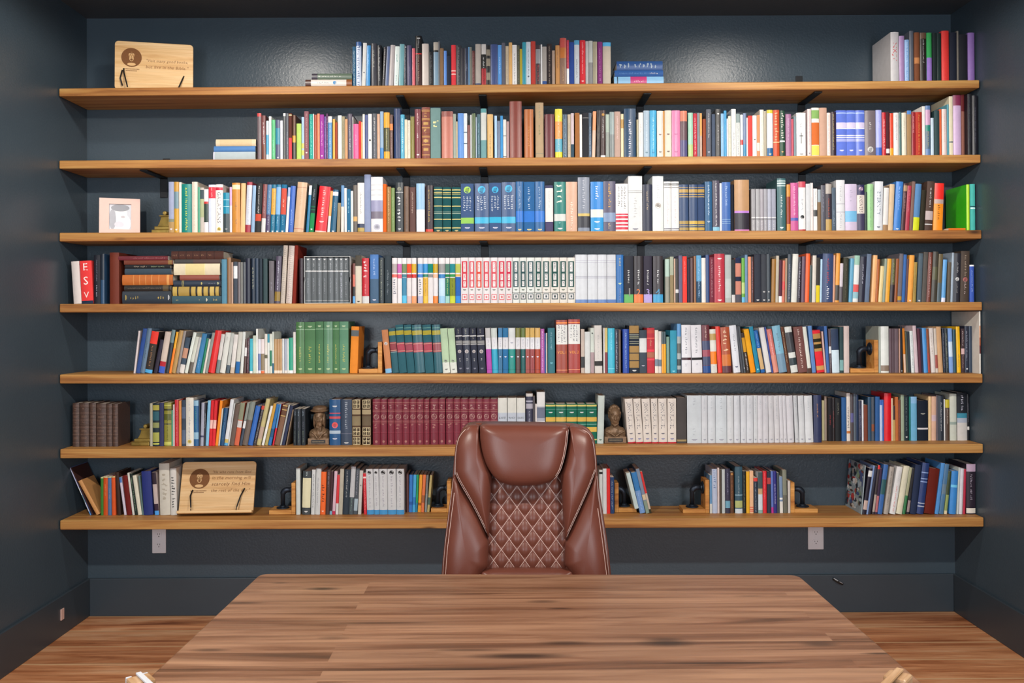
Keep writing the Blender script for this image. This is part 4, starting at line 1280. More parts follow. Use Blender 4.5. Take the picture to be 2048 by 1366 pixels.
360 410 240 242030 b5-18:ddd b70-90:c0a8a0 l95
414 436 205 7c94c0 l98
440 478 215 282838 l105
484 520 200 40383c b0-8:e03838 b60-95:a89c94 l80
524 556 240 3c2c44 b60-95:b06a70 l75
562 620 190 3c68a8 b30-60:305c60 l90 |blue landscape spined book leaning right
642 700 220 a8a098 s8-80:4c4844 l90 |grey book with handwritten style lettering
720 796 215 dcdcdc s40-95:d03838 s8-34:bbb l105 |white book with large red lettering leaning right
806 884 205 d8d4bc b100-100:ccc l110 |cream book leaning right
890 926 230 38784c b0-60:a8a888 l100
942 978 240 2c2c30 b70-95:988 l90
984 1070 190 24304c l75
1076 1166 165 283c70 b18-20:8aa0d0 b30-32:8aa0d0 b36-38:8aa0d0 b78-80:b0b8c8 b84-86:b0b8c8 l90 |navy volume with pale rules leaning right
1176 1310 235 641c10 l80 |mottled oxblood leather book leaning right
1318 1366 170 5090d0 l92 |bright light blue book leaning right, taller
1374 1430 185 50789c b40-60:6a8090 l85
1440 1478 280 90a060 b0-55:3c4830 b92-100:dca l70
1504 1596 275 3c88d0 b32-38:70c8f0 l40 |blue book with pale cyan band
1606 1632 235 c4ccc8 l30
1636 1684 245 d4d4dc l28
1690 1722 255 b83048 l20
1728 1862 185 2c2430 b0-15:b8a0b8 s20-72:b0a8b8 b88-98:e0d8cc |wide dark plum book with cream foot against the right wall
"""
def parse():
    out = []; S = None; sn = 0; row = None; inset0 = None
    for ln in BOOKS.strip().split('\n'):
        ln = ln.strip()
        if not ln: continue
        if ln[0] == '@':
            k = ln[1]
            if k == 'R':
                p = ln[2:].split(); row = int(p[0])-1; X0, Yc, S_ = float(p[1]), float(p[2]), float(p[3])
                inset0 = float(p[4])/100 if len(p) > 4 else None
            elif k == 'S': S = ln[2:].strip().rstrip('|').strip(); sn += 1
            elif k == 'E': S = None
            continue
        d, _, look = ln.partition('|'); tk = d.split()
        x0, x1, top = (float(t) for t in tk[:3])
        r = dict(row=row, x0=X0+x0/S_, x1=X0+x1/S_, top=Yc+top/S_, hex=tk[3], dec=[], lean=0, ins=inset0, z=None, look=look.strip(), set=(sn, S) if S else None, up=0, V=False, side=None, spiral=False)
        for t in tk[4:]:
            if t[0] == 'l': r['lean'] = float(t[1:])/S_
            elif t[0] == 'i': r['ins'] = float(t[1:])/100
            elif t[0] == 'z': r['z'] = float(t[1:])/100
            elif t[0] == 'y': r['up'] = float(t[1:])/1000
            elif t[0] == 'V': r['V'] = True
            elif t[0] == 'S': r['side'] = t[2:]
            elif t == 'a2': r['spiral'] = True
            elif t[0] in 'bstuhmocpxqAaw': r['dec'].append(t)
        out.append(r)
    return out
INS = [.045, .05, .05, .05, .075, .08, .105]
RECS = parse()
rows = {}
for r in RECS:
    i = r['row']; ins = r['ins'] if r['ins'] is not None else INS[i]
    r['ins'] = ins; Y = YF+ins; r['Y'] = Y
    ybase = (SL[i][1]+SR[i][1])/2 - (10 if i > 3 else 0)
    a = at(r['x0'], ybase, Y).x; b = at(r['x1'], ybase, Y).x
    zs = shelf_z(i, (a+b)/2)+r['up']; zt = at((r['x0']+r['x1'])/2+r['lean'], r['top'], Y).z
    r['a'], r['b'], r['zs'] = a, b, zs
    r['H'] = max(.06, zt-zs); dx = r['lean']*Y/F
    r['tan'] = max(-.6, min(.6, dx/r['H']))
    rows.setdefault(i, []).append(r)
# neighbours must not run into each other: even out edges and leans
for i, L in rows.items():
    L.sort(key=lambda r: r['a'])
    for r in L:
        r['a'] = max(r['a'], .006-min(0, r['tan'])*r['H']); r['b'] = min(max(r['b'], r['a']+.004), W-.006-max(0, r['tan'])*r['H'])
    for it in range(60):
        for p, q in zip(L, L[1:]):
            for z in (0, min(p['H'], q['H'])):
                ov = (p['b']+z*p['tan'])-(q['a']+z*q['tan'])+.0006
                if ov <= 0: continue
                tp, tq = p['b']-p['a'], q['b']-q['a']
                if z and abs(p['tan']-q['tan']) > .01:
                    k = min(ov*.5, abs(p['tan']-q['tan'])*z*.5)
                    p['tan'] -= k*.5/z; q['tan'] += k*.5/z; ov -= k*.5
                wp = tp/(tp+tq)
                if tp > .0055: p['b'] -= ov*.5*wp
                else: p['a'] -= ov*.25; p['b'] -= ov*.25
                if tq > .0055: q['a'] += ov*.5*(1-wp)
                else: q['a'] += ov*.25; q['b'] += ov*.25
    for r in L:
        r['th'] = math.atan(r['tan']); r['t'] = max(.0035, (r['b']-r['a'])*math.cos(r['th']))
        r['h'] = (r['H']-r['t']*abs(math.sin(r['th'])))/math.cos(r['th'])
        rd = random.Random(int(r['x0']*31)+i)
        d = r['z'] or min(.178, max(.11, r['h']*rd.uniform(.66, .74)))
        r['d'] = min(d, YW-.004-r['Y'])
        r['area'] = (r['x1']-r['x0'])*r['H']
def add_decor(m, dec, t, h, prof, rd, nx):
    """printing, stamping and bands laid on the spine; f runs from the head (0) to the foot (1)"""
    def pt(u, f, e): x = u*t; return (x, prof(u)-e, h*(1-f))
    def rect(u0, u1, f0, f1, c, e):
        n = max(1, int(round(nx*(u1-u0))))
        for k in range(n):
            a = u0+(u1-u0)*k/n; b = u0+(u1-u0)*(k+1)/n
            m.poly([pt(a, f1, e), pt(b, f1, e), pt(b, f0, e), pt(a, f0, e)], c)
    def strokes(f0, f1, c, e, uc, cw):
        f = f0; p = cw*t*.72/h; p = max(p, (f1-f0)/34); ww = rd.randint(3, 8); k = 0
        while f+p*.8 < f1:
            k += 1
            if k > ww: f += p*.7; k = 0; ww = rd.randint(3, 9); continue
            q = p*.8; hh = cw*rd.choice([.7, .8, 1]); u0 = uc-cw*.5
            for _ in range(3):                              # printed marks too small to read
                a = rd.uniform(0, hh*.75); b2 = a+hh*rd.uniform(.12, .45); g0 = rd.uniform(0, q*.7); g1 = g0+q*rd.uniform(.14, .4)
                rect(u0+a, u0+min(b2, hh), f+g0, f+min(g1, q), c, e)
            rect(u0+hh*rd.uniform(0, .3), u0+hh*rd.uniform(.6, 1), f+q*.35, f+q*.6, c, e)
            f += p
    def disc(uc, fc, ru, c, e, n=14):
        m.poly([pt(uc+ru*math.cos(2*PI*k/n), fc+ru*t/h*math.sin(2*PI*k/n), e) for k in range(n)][::-1], c)
    lv = 0
    for tk in dec:
        k = tk[0]; lv += 1; e = .00022+.00007*lv
        if k == 'A':
            g = hx('a87068'); g2 = hx('b89088'); dk = hx('541420')
            for f0, f1 in ((.07, .08), (.105, .112), (.235, .242), (.27, .28), (.475, .485), (.515, .522), (.73, .742)): rect(-.5, .5, f0, f1, g, e)
            strokes(.12, .23, g2, e, 0, .5); disc(0, .385, .36, g2, e); disc(0, .385, .27, hx('7c3c40'), e+.0001); strokes(.34, .43, g2, e+.0002, 0, .3)
            strokes(.535, rd.choice([.6, .66, .7]), g, e, 0, .55); disc(0, .925, .18, g, e); continue
        if k == 'a':
            c = hx(tk.split(':')[1])
            for q in range(5):
                f = .05+.165*q; rect(-.5, .5, f, f+.012, c, e); rect(-.5, .5, f+.024, f+.03, c, e)
                if q in (0, 2): strokes(f+.04, f+.15, c, e, 0, .5)
                else: rect(-.3, .3, f+.07, f+.12, [x*.8 for x in c], e)
            rect(-.5, .5, .9, .912, c, e); continue
        if k == 'o':
            f, c = tk[1:].split(':'); disc(0, float(f)/100, .27, hx(c), e); disc(0, float(f)/100, .15, [x*.55 for x in hx(c)], e+.00006); continue
        if k in 'mc':
            f, c = tk[1:].split(':'); f = float(f)/100; c = hx(c)
            if k == 'm': rect(-.2, .2, f-.013, f+.003, c, e); rect(-.12, .12, f+.007, f+.015, c, e)
            else: rect(-.035, .035, f-.1, f+.14, c, e); rect(-.2, .2, f-.04, f-.02, c, e+.00005)
            continue
        if k == 'h':
            f, c, *tx = tk[1:].split(':'); f = float(f)/100; c = hx(c); s = tx[0] if tx else ''
            if not s: rect(-.25, .25, f-.01, f+.01, c, e); continue
            P, w = text_polys(s); n = len(s)
            sx = (.5 if n == 1 else .8)/w; sy = sx*t/h*(1.0 if n == 1 else 1.25)
            for q in P: m.poly([pt(-w*sx/2+x*sx, f+sy*.35-y*sy, e) for x, y in q], c)
            continue
        rng, c, *tx = tk[1:].split(':'); f0, f1 = (float(x)/100 for x in rng.split('-')); c = hx(c)
        if f1 <= f0: continue
        if k == 'b': rect(-.5, .5, f0, f1, c, e)
        elif k == 's': strokes(f0, f1, c, e, 0, max(.26, min(.42, .007/t)))
        elif k == 'u': strokes(f0, f1, c, e, 0, .62)
        elif k == 'w':
            n = 3 if t > .03 else 2
            for j in range(n): strokes(f0, f1-rd.uniform(0, .06), c, e, (j-(n-1)/2)*.56/n*1.3, .19 if n == 3 else .27)
        elif k == 't':
            P, w = text_polys(tx[0].replace('_', ' ')); sf = (f1-f0)/w; su = min(.62, sf*h/t*1.5)
            for q in P: m.poly([pt(-su*.36+y*su, f0+x*sf, e) for x, y in q], c)
        elif k == 'p':
            rect(-.38, .38, f0, f1, c, e); l = f1-f0; wt = hx('dcd8d8')
            for a, b in ((.04, .40), (.48, .72), (.76, .96)):
                rect(-.17, .19, f0+l*a, f0+l*b, wt, e+.00006); strokes(f0+l*(a+.02), f0+l*(b-.01), c, e+.00012, .01, .26)
        elif k == 'x':
            rect(-.36, .36, f0, f1, c, e); rect(-.27, .27, f0+.018, f1-.018, hx('dcd8d8'), e+.00006); rect(-.1, .12, f0+.04, f1-.04, c, e+.00012)
        elif k == 'q':
            rect(-.44, .44, f0, f1, c, e); l = f1-f0
            for a in (-.38, .04):
                for b in (.07, .54):
                    rect(a, a+.34, f0+l*b, f0+l*(b+.39), hx('3c3024'), e+.00006); strokes(f0+l*(b+.04), f0+l*(b+.36), c, e+.00012, a+.17, .22)
PAGE = [hx('dcd2c2'), hx('e4ddd2'), hx('d0c6b6'), hx('e6dfd0')]
def make_book(r):
    """cover and page block, local frame: x thickness, y depth from the spine, z height"""
    t, h, d = r['t'], r['h'], r['d']; rd = random.Random(int(r['x0']*97+r['top']*13))
    c = hx(r['hex']); dec = r['dec']
    leather = any(k[0] in 'aA' for k in dec)
    hard = leather or t > .021 or (t > .013 and rd.random() < .45)
    b = (min(.0045, .16*t) if hard else min(.0016, .1*t)); nx = 8 if t > .012 else 4
    prof = lambda u: -b*(1-(2*u)**2)
    m = MB(); us = [-.5+k/nx for k in range(nx+1)]; fl = []
    bt = .0022 if hard else .0006
    bt = min(bt, t*.2); ov = .0032 if hard else .0004
    cs = hx(r['side']) if r['side'] else c
    # spine shell
    outer0 = [(u*t, prof(u), 0) for u in us]; outer1 = [(u*t, prof(u), h) for u in us]
    inn = [(u*(t-2*bt), prof(u)*.8+bt+.0004, 0) for u in us]
    n = nx
    for k in range(n):
        m.poly([outer0[k], outer0[k+1], outer1[k+1], outer1[k]], c)
        i0, i1 = inn[k], inn[k+1]
        for zz in (0, h):
            m.poly([(outer0[k][0], outer0[k][1], zz), (outer0[k+1][0], outer0[k+1][1], zz), (i1[0], i1[1], zz), (i0[0], i0[1], zz)], c)
        m.poly([(i0[0], i0[1], 0), (i1[0], i1[1], 0), (i1[0], i1[1], h), (i0[0], i0[1], h)], c)
    for sx in (-1, 1):
        xa, xb = sx*t/2, sx*(t/2-bt)
        m.box((min(xa, xb), 0, 0), (max(xa, xb), d, h), cs)
        if r['V'] and sx == -1:                            # picture printed on the facing cover
            for q in range(120):
                y0 = rd.uniform(.004, d*.9); z0 = rd.uniform(.004, h*.9); y1 = min(d-.002, y0+rd.uniform(.012, .05)); z1 = min(h-.002, z0+rd.uniform(.008, .04)); e = .0002+.00001*q
                cc = hx(rd.choice(['e0e4e8', 'b8c8d0', '7c98a0', '303848', '1c2430', 'c83c34', '8aa888', 'd8d0c8', '4c5c90', '604838', 'a8c0d0']))
                k6 = rd.uniform(0, PI); yc, zc = (y0+y1)/2, (z0+z1)/2
                m.poly([(-t/2-e, yc+(y1-y0)/2*math.cos(k6+2*PI*j/7), zc+(z1-z0)/2*math.sin(k6+2*PI*j/7)) for j in range(7)], cc)
    if leather and any(k[0] in 'aA' for k in dec):
        for f in (.10, .255, .50, .735):                   # raised bands
            for k in range(nx):
                u0, u1 = us[k], us[k+1]; z = h*(1-f); e = .0009
                P0 = [(u0*t, prof(u0)-.00005, z-.0022), (u0*t, prof(u0)-e, z-.0012), (u0*t, prof(u0)-e, z+.0012), (u0*t, prof(u0)-.00005, z+.0022)]
                P1 = [(u1*t, prof(u1)-.00005, z-.0022), (u1*t, prof(u1)-e, z-.0012), (u1*t, prof(u1)-e, z+.0012), (u1*t, prof(u1)-.00005, z+.0022)]
                for j in range(3): m.poly([P0[j], P1[j], P1[j+1], P0[j+1]], [x*1.15 for x in c])
    if r['spiral']:
        for q in range(30):
            z = h*(.02+.96*q/29); m.tube([(-t*.42, -.001, z), (0, -.0032-b, z+.001), (t*.42, -.001, z)], .0007, 5, hx('d8d4d0'))
    add_decor(m, dec, t, h, prof, rd, nx)
    pg = MB(); pc = rd.choice(PAGE); px = t/2-bt-.0001
    if px > .0004: pg.box((-px, bt+.0006, ov), (px, d-ov-.0004, h-ov), pc)
    mat = 'cover_leather' if leather else ('cover_cloth' if hard and not any(k[0] in 'stuw' for k in dec) and rd.random() < .5 else rd.choice(['cover_gloss', 'cover_matte', 'cover_gloss']))
    return m, pg, mat
# ---- names for colours
def cname(hexs):
    R, G, B = hx(hexs); s = [x**(1/2.2) for x in (R, G, B)]
    mx, mn = max(s), min(s); v = mx; sat = (mx-mn)/mx if mx else 0
    r, g, b = s
    if mx-mn < 1e-6: hu = 0
    elif mx == r: hu = (60*(g-b)/(mx-mn)) % 360
    elif mx == g: hu = 60*(b-r)/(mx-mn)+120
    else: hu = 60*(r-g)/(mx-mn)+240
    if v < .2: return 'black'
    if sat < .12:
        return 'white' if v > .84 else 'light grey' if v > .68 else 'grey' if v > .45 else 'dark grey' if v > .28 else 'charcoal'
    if sat < .22 and v > .8: return 'cream' if 20 < hu < 75 else 'off white'
    if sat < .25 and v < .35: return 'charcoal'
    if hu < 12 or hu >= 345: return ('red' if sat > .55 else 'pink') if v > .6 else 'maroon'
    if hu < 40:
        if v > .8: return 'orange' if sat > .6 else 'peach'
        if v > .62: return 'tan' if sat < .5 else 'rust'
        return 'brown' if v > .4 else 'dark brown'
    if hu < 68: return ('yellow' if sat > .5 else 'beige') if v > .7 else 'olive'
    if hu < 160: return 'pale green' if v > .65 and sat < .4 else 'green' if v > .4 else 'dark green'
    if hu < 198: return 'pale teal' if v > .7 else 'teal' if v > .42 else 'dark teal'
    if hu < 255: return 'light blue' if v > .72 else 'blue' if v > .5 else 'navy'
    if hu < 300: return 'lilac' if v > .65 else 'purple'
    return 'pink' if v > .7 else 'plum'
def autolook(r):
    w = r['x1']-r['x0']; s = 'slim ' if w < 6.5 else 'thick ' if w > 15 else ''
    dc = ''
    for t in r['dec']:
        p = t[1:].split(':')
        if t[0] == 'b' and len(p) > 1:
            f0, f1 = (float(x) for x in p[0].split('-'))
            if f1-f0 > 4: dc = f" with {cname(p[1])} {'head' if f0 < 3 else 'foot' if f1 > 97 else 'band'}"; break
        if t[0] in 'su' and not dc: dc = f' with {cname(p[1])} lettering'
    return f"{s}{cname(r['hex'])} book{dc}"
ROWN = ['top shelf', 'second shelf', 'third shelf', 'fourth shelf', 'fifth shelf', 'sixth shelf', 'bottom shelf']
NUM = 'zero one two three four five six seven eight nine ten eleven twelve thirteen fourteen fifteen sixteen seventeen eighteen nineteen twenty'.split()
ORDN = 'zeroth first second third fourth fifth sixth seventh eighth ninth tenth eleventh twelfth thirteenth fourteenth fifteenth sixteenth seventeenth eighteenth nineteenth twentieth'.split()
sets = {}
for r in sorted(RECS, key=lambda r: r['a']):
    if r['set']: sets.setdefault(r['set'][0], []).append(r)
def plural(s):
    for w in ('volume', 'booklet', 'paperback', 'magazine', 'book'):
        if w in s.split(): return s.replace(w, w+'s', 1)
    return s
rank = sorted(RECS, key=lambda r: -r['area'])
KEEP = 276
single = rank[:KEEP]
for r in RECS: r['big'] = False
for r in single: r['big'] = True
labels = {}
for r in single:
    L = rows[r['row']]; i = L.index(r); where = ROWN[r['row']]
    if r['set']:
        S = sets[r['set'][0]]; k = S.index(r); look = r['set'][1]
        if len(S) == 2: lb = f"{look}, {'left' if k == 0 else 'right'} one of the pair, {where}"
        elif k == len(S)-1: lb = f"{look}, rightmost of {NUM[len(S)]}, {where}"
        elif k == 0: lb = f"{look}, leftmost of {NUM[len(S)]}, {where}"
        else: lb = f"{look}, {ORDN[k+1]} from left of {NUM[len(S)]}, {where}"
        grp = plural(look)+' on the '+where
    else:
        look = r['look'] or autolook(r)
        lb = f"{look}, {where}"; grp = 'books on the '+where
        if not r['look'] and i > 0:
            q = L[i-1]; nb = autolook(q).split(' with ')[0]
            lb = f"{look} right of {nb}, {where}"
    r['lab'] = lb; r['grp'] = grp; labels.setdefault(lb, []).append(r)
for lb, rs in labels.items():
    if len(rs) > 1:
        for r in rs:
            L = rows[r['row']]; i = L.index(r)
            p = autolook(L[i-1]) if i else 'bare shelf'; q = autolook(L[i+1]) if i+1 < len(L) else 'bare shelf'
            r['lab'] = f"{(r['look'] or autolook(r)).split(' with ')[0]} between {p.split(' with ')[0]} and {q.split(' with ')[0]}, {ROWN[r['row']]}"
chk = {}
for r in single:
    if r['lab'] in chk: print('DUPLABEL', r['lab'])
    chk[r['lab']] = 1
    if not 4 <= len(r['lab'].split()) <= 16: print('LABLEN', len(r['lab'].split()), r['lab'])
rest_c = MB(); rest_p = MB(); MI = ['cover_gloss', 'cover_matte', 'cover_cloth', 'cover_leather', 'page_paper']
for r in RECS:
    m, pg, mat = make_book(r)
    M = Matrix.Translation(((r['a']+r['b'])/2, r['Y'], r['zs']+.0004+r['t']/2*abs(math.sin(r['th'])))) @ Matrix.Rotation(r['th'], 4, 'Y')
    if r['big']:
        root = thing('book', r['lab'], 'book', group=r['grp']); root.matrix_world = M
        m.build('cover', mat, root); pg.build('page_block', 'page_paper', root)
    else:
        m.m = [MI.index(mat)]*len(m.f); pg.m = [4]*len(pg.f)
        rest_c.add(m, M); rest_c.add(pg, M)
o = rest_c.build('book', MI)
tag(o, 'the many thinner assorted books standing between the larger ones along all seven shelves', 'books'); o['kind'] = 'stuff'
# ------------------------------------------------------------------ books lying flat in stacks
def flat(shelf, x0, x1, yt, yb, hexc, look, dec=(), ins=.05, zb=None, d=.15, hard=False):
    Y = YF+ins; a = at(x0, (yt+yb)/2, Y); b = at(x1, (yt+yb)/2, Y)
    t = (yb-yt)*Y/F
    z = zb if zb is not None else shelf_z(shelf, (a.x+b.x)/2)+.0006
    r = dict(t=t, h=b.x-a.x, d=min(d, YW-.004-Y), hex=hexc, dec=list(dec), side=None, V=False, spiral=False, x0=x0, top=yt)
    m, pg, mat = make_book(r)
    root = thing('book', look, 'book', group='books lying flat on the '+ROWN[shelf])
    root.matrix_world = Matrix.Translation((b.x, Y, z+t/2)) @ Matrix.Rotation(-PI/2, 4, 'Y')
    m.build('cover', mat, root); pg.build('page_block', 'page_paper', root)
    return z+t+.0006
z = flat(0, 596, 627, 168, 172.5, 'd8643c', 'thin orange paperback lying flat at the bottom of the top shelf left stack', d=.12, ins=.09)
z = flat(0, 611, 704, 158.5, 171.5, 'd8d0c8', 'white paperback with blue disc lying flat, middle of the top shelf left stack', ['b0-12:4a2c24', 's25-50:888', 'o63:2c8cc8', 'b88-100:8a5028'], zb=shelf_z(0, 1.3)+.0115)
flat(0, 624, 704, 146, 157.8, '5c6c5c', 'grey green paperback lying flat, uppermost in the top shelf left stack', ['b0-14:3a3440', 's16-75:d8dcd0'], zb=z)
z = flat(0, 1228, 1327, 149.5, 167.5, '88b8dc', 'light blue book with magenta square lying flat, lowest of the top shelf right stack', ['b33-66:c04078', 'b6-8:345', 's40-60:e8a8c0'])
z = flat(0, 1229, 1326, 136.5, 149, '2c5898', 'blue book lying flat, middle of the top shelf right stack', ['s10-70:5a88c0', 's72-92:ccc'], zb=z)
flat(0, 1233, 1325, 118, 136, '2c5088', 'navy blue book with silver lettering lying flat, uppermost of the top shelf right stack', ['u5-95:98a8b8'], zb=z)
z = flat(1, 427, 511, 301, 319.5, 'a8b4b8', 'thick pale grey blue book lying flat at the bottom of the second shelf stack', ['b0-3:ccd'])
z = flat(1, 428, 511, 289, 300, '4878b0', 'blue book lying flat in the middle of the second shelf stack', zb=z)
flat(1, 432, 512, 275, 288.5, 'd8c4a4', 'cream and tan book lying flat on top of the second shelf stack', ['b10-90:d0b890', 's20-80:c8a880'], zb=z)
z = None
for x0, x1, y0, y1, c, lk, dec in (
    (245, 343, 583, 608, '2a323c', 'slate black book with small gold emblem lying flat, lowest of the left stack', ['m8:b09850', 's16-42:b09850', 's72-90:b09850', 'm95:ccc']),
    (249, 341, 570, 582, '2c2826', 'black leather book lying flat, second from bottom of the left stack', ['s8-80:7a6a58', 'b84-96:5c4c34']),
    (245, 346, 546.5, 567, 'b8662c', 'orange tan ribbed leather volume lying flat, middle of the left stack', ['b22-23:d89858', 'b34-35:d89858', 'b46-47:d89858', 'b58-59:e0a868', 'b72-73:d89858', 'b88-93:d89858']),
    (250, 343, 533.5, 545.5, '3a4854', 'slate blue cloth book lying flat, third from top of the left stack', []),
    (250, 340, 525, 532.7, '1c1c20', 'black book with coloured dots along its spine lying flat in the left stack', ['s20-50:b8a890', 's58-92:98a880']),
    (248, 346, 515.5, 524, '6c3424', 'red brown leather book lying flat, second from top of the left stack', ['b90-98:8a6a3c']),
    (236, 336, 506, 514.5, '642028', 'dark red book lying flat, uppermost of the left stack', ['s30-95:a86868'])):
    z = flat(3, x0, x1, y0, y1, c, lk+', fourth shelf', dec, zb=z, d=.16)
z = None
for x0, x1, y0, y1, c, lk, dec in (
    (344.5, 442.5, 592.5, 608, '34505c', 'dark teal volume with gold stamps lying flat, lowest of the right stack', ['s8-16:b8a870', 's55-60:b8a870', 'm71:d8d4c0', 's84-93:b8a870']),
    (345, 440, 573, 591.3, '2a2420', 'black volume with gold bands lying flat, second from bottom of the right stack', ['b1-10:b89c50', 'b13-36:a88c48', 'b40-49:b89c50', 'b53-62:c8ac60', 'b66-75:b89c50', 'b79-88:c8ac60', 'b91-98:b89c50']),
    (347.5, 441.5, 560, 572.3, '2a3444', 'navy ribbed volume lying flat, third from bottom of the right stack', ['b18-19:b8a860', 'b21-22:b8a860', 'm60:c8b870', 's75-90:778', 'm95:cc9']),
    (360, 438.5, 548, 558.5, '8a4c40', 'short red brown book lying flat under the cream one of the right stack', []),
    (348, 440, 525, 547.5, 'd8ccb0', 'thick cream volume lying flat in the right stack', ['b25-68:e0d4a0', 'b26-66:d8c890']),
    (350, 441.5, 515.5, 524, '3c3a38', 'dark grey book lying flat, second from top of the right stack', ['b40-98:4c3834']),
    (343, 447, 497, 513, '4c2c24', 'brown ribbed leather volume lying flat, uppermost of the right stack', ['b14-15:2c1814', 'b28-29:2c1814', 'b41-42:2c1814', 'b55-56:2c1814', 'b68-69:2c1814', 'b82-83:2c1814', 's3-12:8a6a50', 's17-26:8a6a50', 's31-39:8a6a50', 's44-53:8a6a50', 's58-66:8a6a50', 's72-80:8a6a50'])):
    z = flat(3, x0, x1, y0, y1, c, lk+', fourth shelf', dec, zb=z, d=.15)
flat(2, 1897, 1931, 454.5, 459, 'd87020', 'thin orange booklet lying flat in front of the bright green book', d=.12, ins=.02)
# slipcase of the eight grey volumes
Y = YF+.047; a = at(590+143/7.877, 560, Y).x; b = at(590+872/7.877, 560, Y).x; zb = shelf_z(3, a)+.0005; zt = at(660, 485+215/7.877, Y).z
m = MB(); w = .0028; d1 = min(Y+.19, YW-.006)
m.box((a, Y, zb), (b, d1, zb+w)); m.box((a, Y, zt-w), (b, d1, zt)); m.box((a, d1-w, zb+w), (b, d1, zt-w))
zn = (zb+zt)/2
for x0, x1 in ((a, a+w), (b-w, b)):
    prof = [(Y, zb+w)]+[(Y+.0105*math.sin(PI*k/8), zn-.013+.026*k/8) for k in range(9)]+[(Y, zt-w), (d1-w, zt-w), (d1-w, zb+w)]
    m.loft([[(x0, p[0], p[1]) for p in prof], [(x1, p[0], p[1]) for p in prof]])
tag(m.build('slipcase', 'case_board', bevel=.0006), 'light grey open slipcase holding eight grey volumes on the fourth shelf', 'box')
# ------------------------------------------------------------------ engraved wooden reading stands
def rrect(w, h, r, n=6):
    P = []
    for cx, cz, a0 in ((w-r, r, -PI/2), (w-r, h-r, 0), (r, h-r, PI/2), (r, r, PI)):
        P += [(cx+r*math.cos(a0+PI/2*k/n), cz+r*math.sin(a0+PI/2*k/n)) for k in range(n+1)]
    return P
def reading_stand(label, A, B, w, h, tilt, lines, medal, tx, arms, ledge):
    """A: left bottom front corner, B: right bottom front corner (world). local x along the board, z up the board, -y the face"""
    dx = (B-A); yaw = math.atan2(dx.y, dx.x)
    root = thing('reading_stand', label, 'book stand', group='engraved wooden reading stands')
    root.matrix_world = Matrix.Translation(A) @ Matrix.Rotation(yaw, 4, 'Z') @ Matrix.Rotation(-tilt, 4, 'X')
    m = MB(); P = rrect(w, h, .016); m.loft([[(x, 0, z) for x, z in P], [(x, .012, z) for x, z in P]])
    m.build('board', 'bamboo', root, bevel=.0012)
    cx, cz, cr = medal; e = MB(); n = 36
    e.poly([(cx+cr*math.cos(2*PI*k/n), -.0004, cz+cr*math.sin(2*PI*k/n)) for k in range(n)])
    e.build('engraved_medallion', 'engraving', root)
    fm = MB()
    def ell(u, v, a, b, y=-.0008): fm.poly([(cx+u*cr+a*cr*math.cos(2*PI*k/16), y, cz+v*cr+b*cr*math.sin(2*PI*k/16)) for k in range(16)])
    ell(0, .2, .29, .36); ell(0, -.1, .22, .3); ell(0, -.72, .42, .16)
    fm.build('medallion_portrait', 'bamboo', root); fm = MB()
    for u in (-.11, .11): ell(u, .24, .065, .035, -.0011); ell(u, .33, .09, .02, -.0011)
    ell(0, .12, .03, .1, -.0011); ell(0, -.04, .1, .025, -.0011); ell(0, .47, .25, .06, -.0011); ell(0, -.22, .13, .12, -.0011); ell(-.23, .1, .035, .16, -.0011); ell(.23, .1, .035, .16, -.0011)
    fm.build('portrait_lines', 'engraving', root)
    tm = MB()
    x0, x1, zt, lh, sz = tx; x1 = w-.022
    for k, s in enumerate(lines):
        P, wd = text_polys(s, .22); f = min(sz, (x1-x0)/wd); off = (x1-x0-wd*f)/2
        for q in P: tm.poly([(x0+off+x*f, -.0004, zt-k*lh+y*f) for x, y in q])
    tm.build('engraved_quote', 'engraving', root); tm = MB()
    for q, ww in ((.012, .8), (.02, .55)):
        for j in range(12):
            u = cx-cr*ww+2*cr*ww*j/12; tm.poly([(u, -.0004, cz-cr-q), (u+cr*ww*.12, -.0004, cz-cr-q), (u+cr*ww*.12, -.0004, cz-cr-q+.004), (u, -.0004, cz-cr-q+.004)])
    tm.build('engraved_caption', 'engraving', root)
    for pts in arms:
        am = MB(); am.tube([(x, y, z) for x, y, z in pts], .0032, 8); am.build('page_holder', 'black_steel', root, smooth=True)
    if ledge:
        l = MB(); l.box((0, -.03, 0), (w, -.0002, .013)); l.build('ledge', 'bamboo', root, bevel=.002)
    st = MB(); st.box((w*.3, .0125, .03), (w*.7, .02, h*.75)); st.build('prop', 'bamboo', root, bevel=.001)
A = at(229, 177, YF+.03); B = at(386, 177, YF+.105); A.z = B.z = max(shelf_z(0, A.x), shelf_z(0, B.x))+.001
h1 = at(228, 81, YF+.04).z-A.z
reading_stand('upright engraved wooden reading stand alone at the left end of the top shelf', A, B, (B-A).length, h1/math.cos(.05), .05,
    ['"Visit many good books,', 'but live in the Bible."'], (.073, .153, .045), (.135, .355, .136, .03, .027),
    [[(.04, -.004, .098), (.043, -.012, .075), (.06, -.03, .012), (.062, -.032, .004)], [(.034, -.004, .09), (.026, -.008, .05), (.036, -.01, .015)], [(.305, -.004, .075), (.298, -.01, .055), (.285, -.028, .012), (.283, -.03, .004)]], False)
A = at(356.5, 1031, YF+.085); B = at(506, 1029, YF+.10); A.z = B.z = max(shelf_z(6, A.x), shelf_z(6, B.x))+.009
reading_stand('engraved wooden reading stand leaning back beside cream books on the bottom shelf', A, B, (B-A).length, .243, .30,
    ['"He who runs from God', 'in the morning will', 'scarcely find Him', 'the rest of the day."'], (.085, .163, .047), (.142, .35, .188, .029, .027),
    [[(.058, -.003, .11), (.052, -.012, .082), (.064, -.03, .03), (.066, -.034, .014)], [(.30, -.003, .115), (.286, -.012, .08), (.277, -.03, .03), (.275, -.034, .014)]], True)
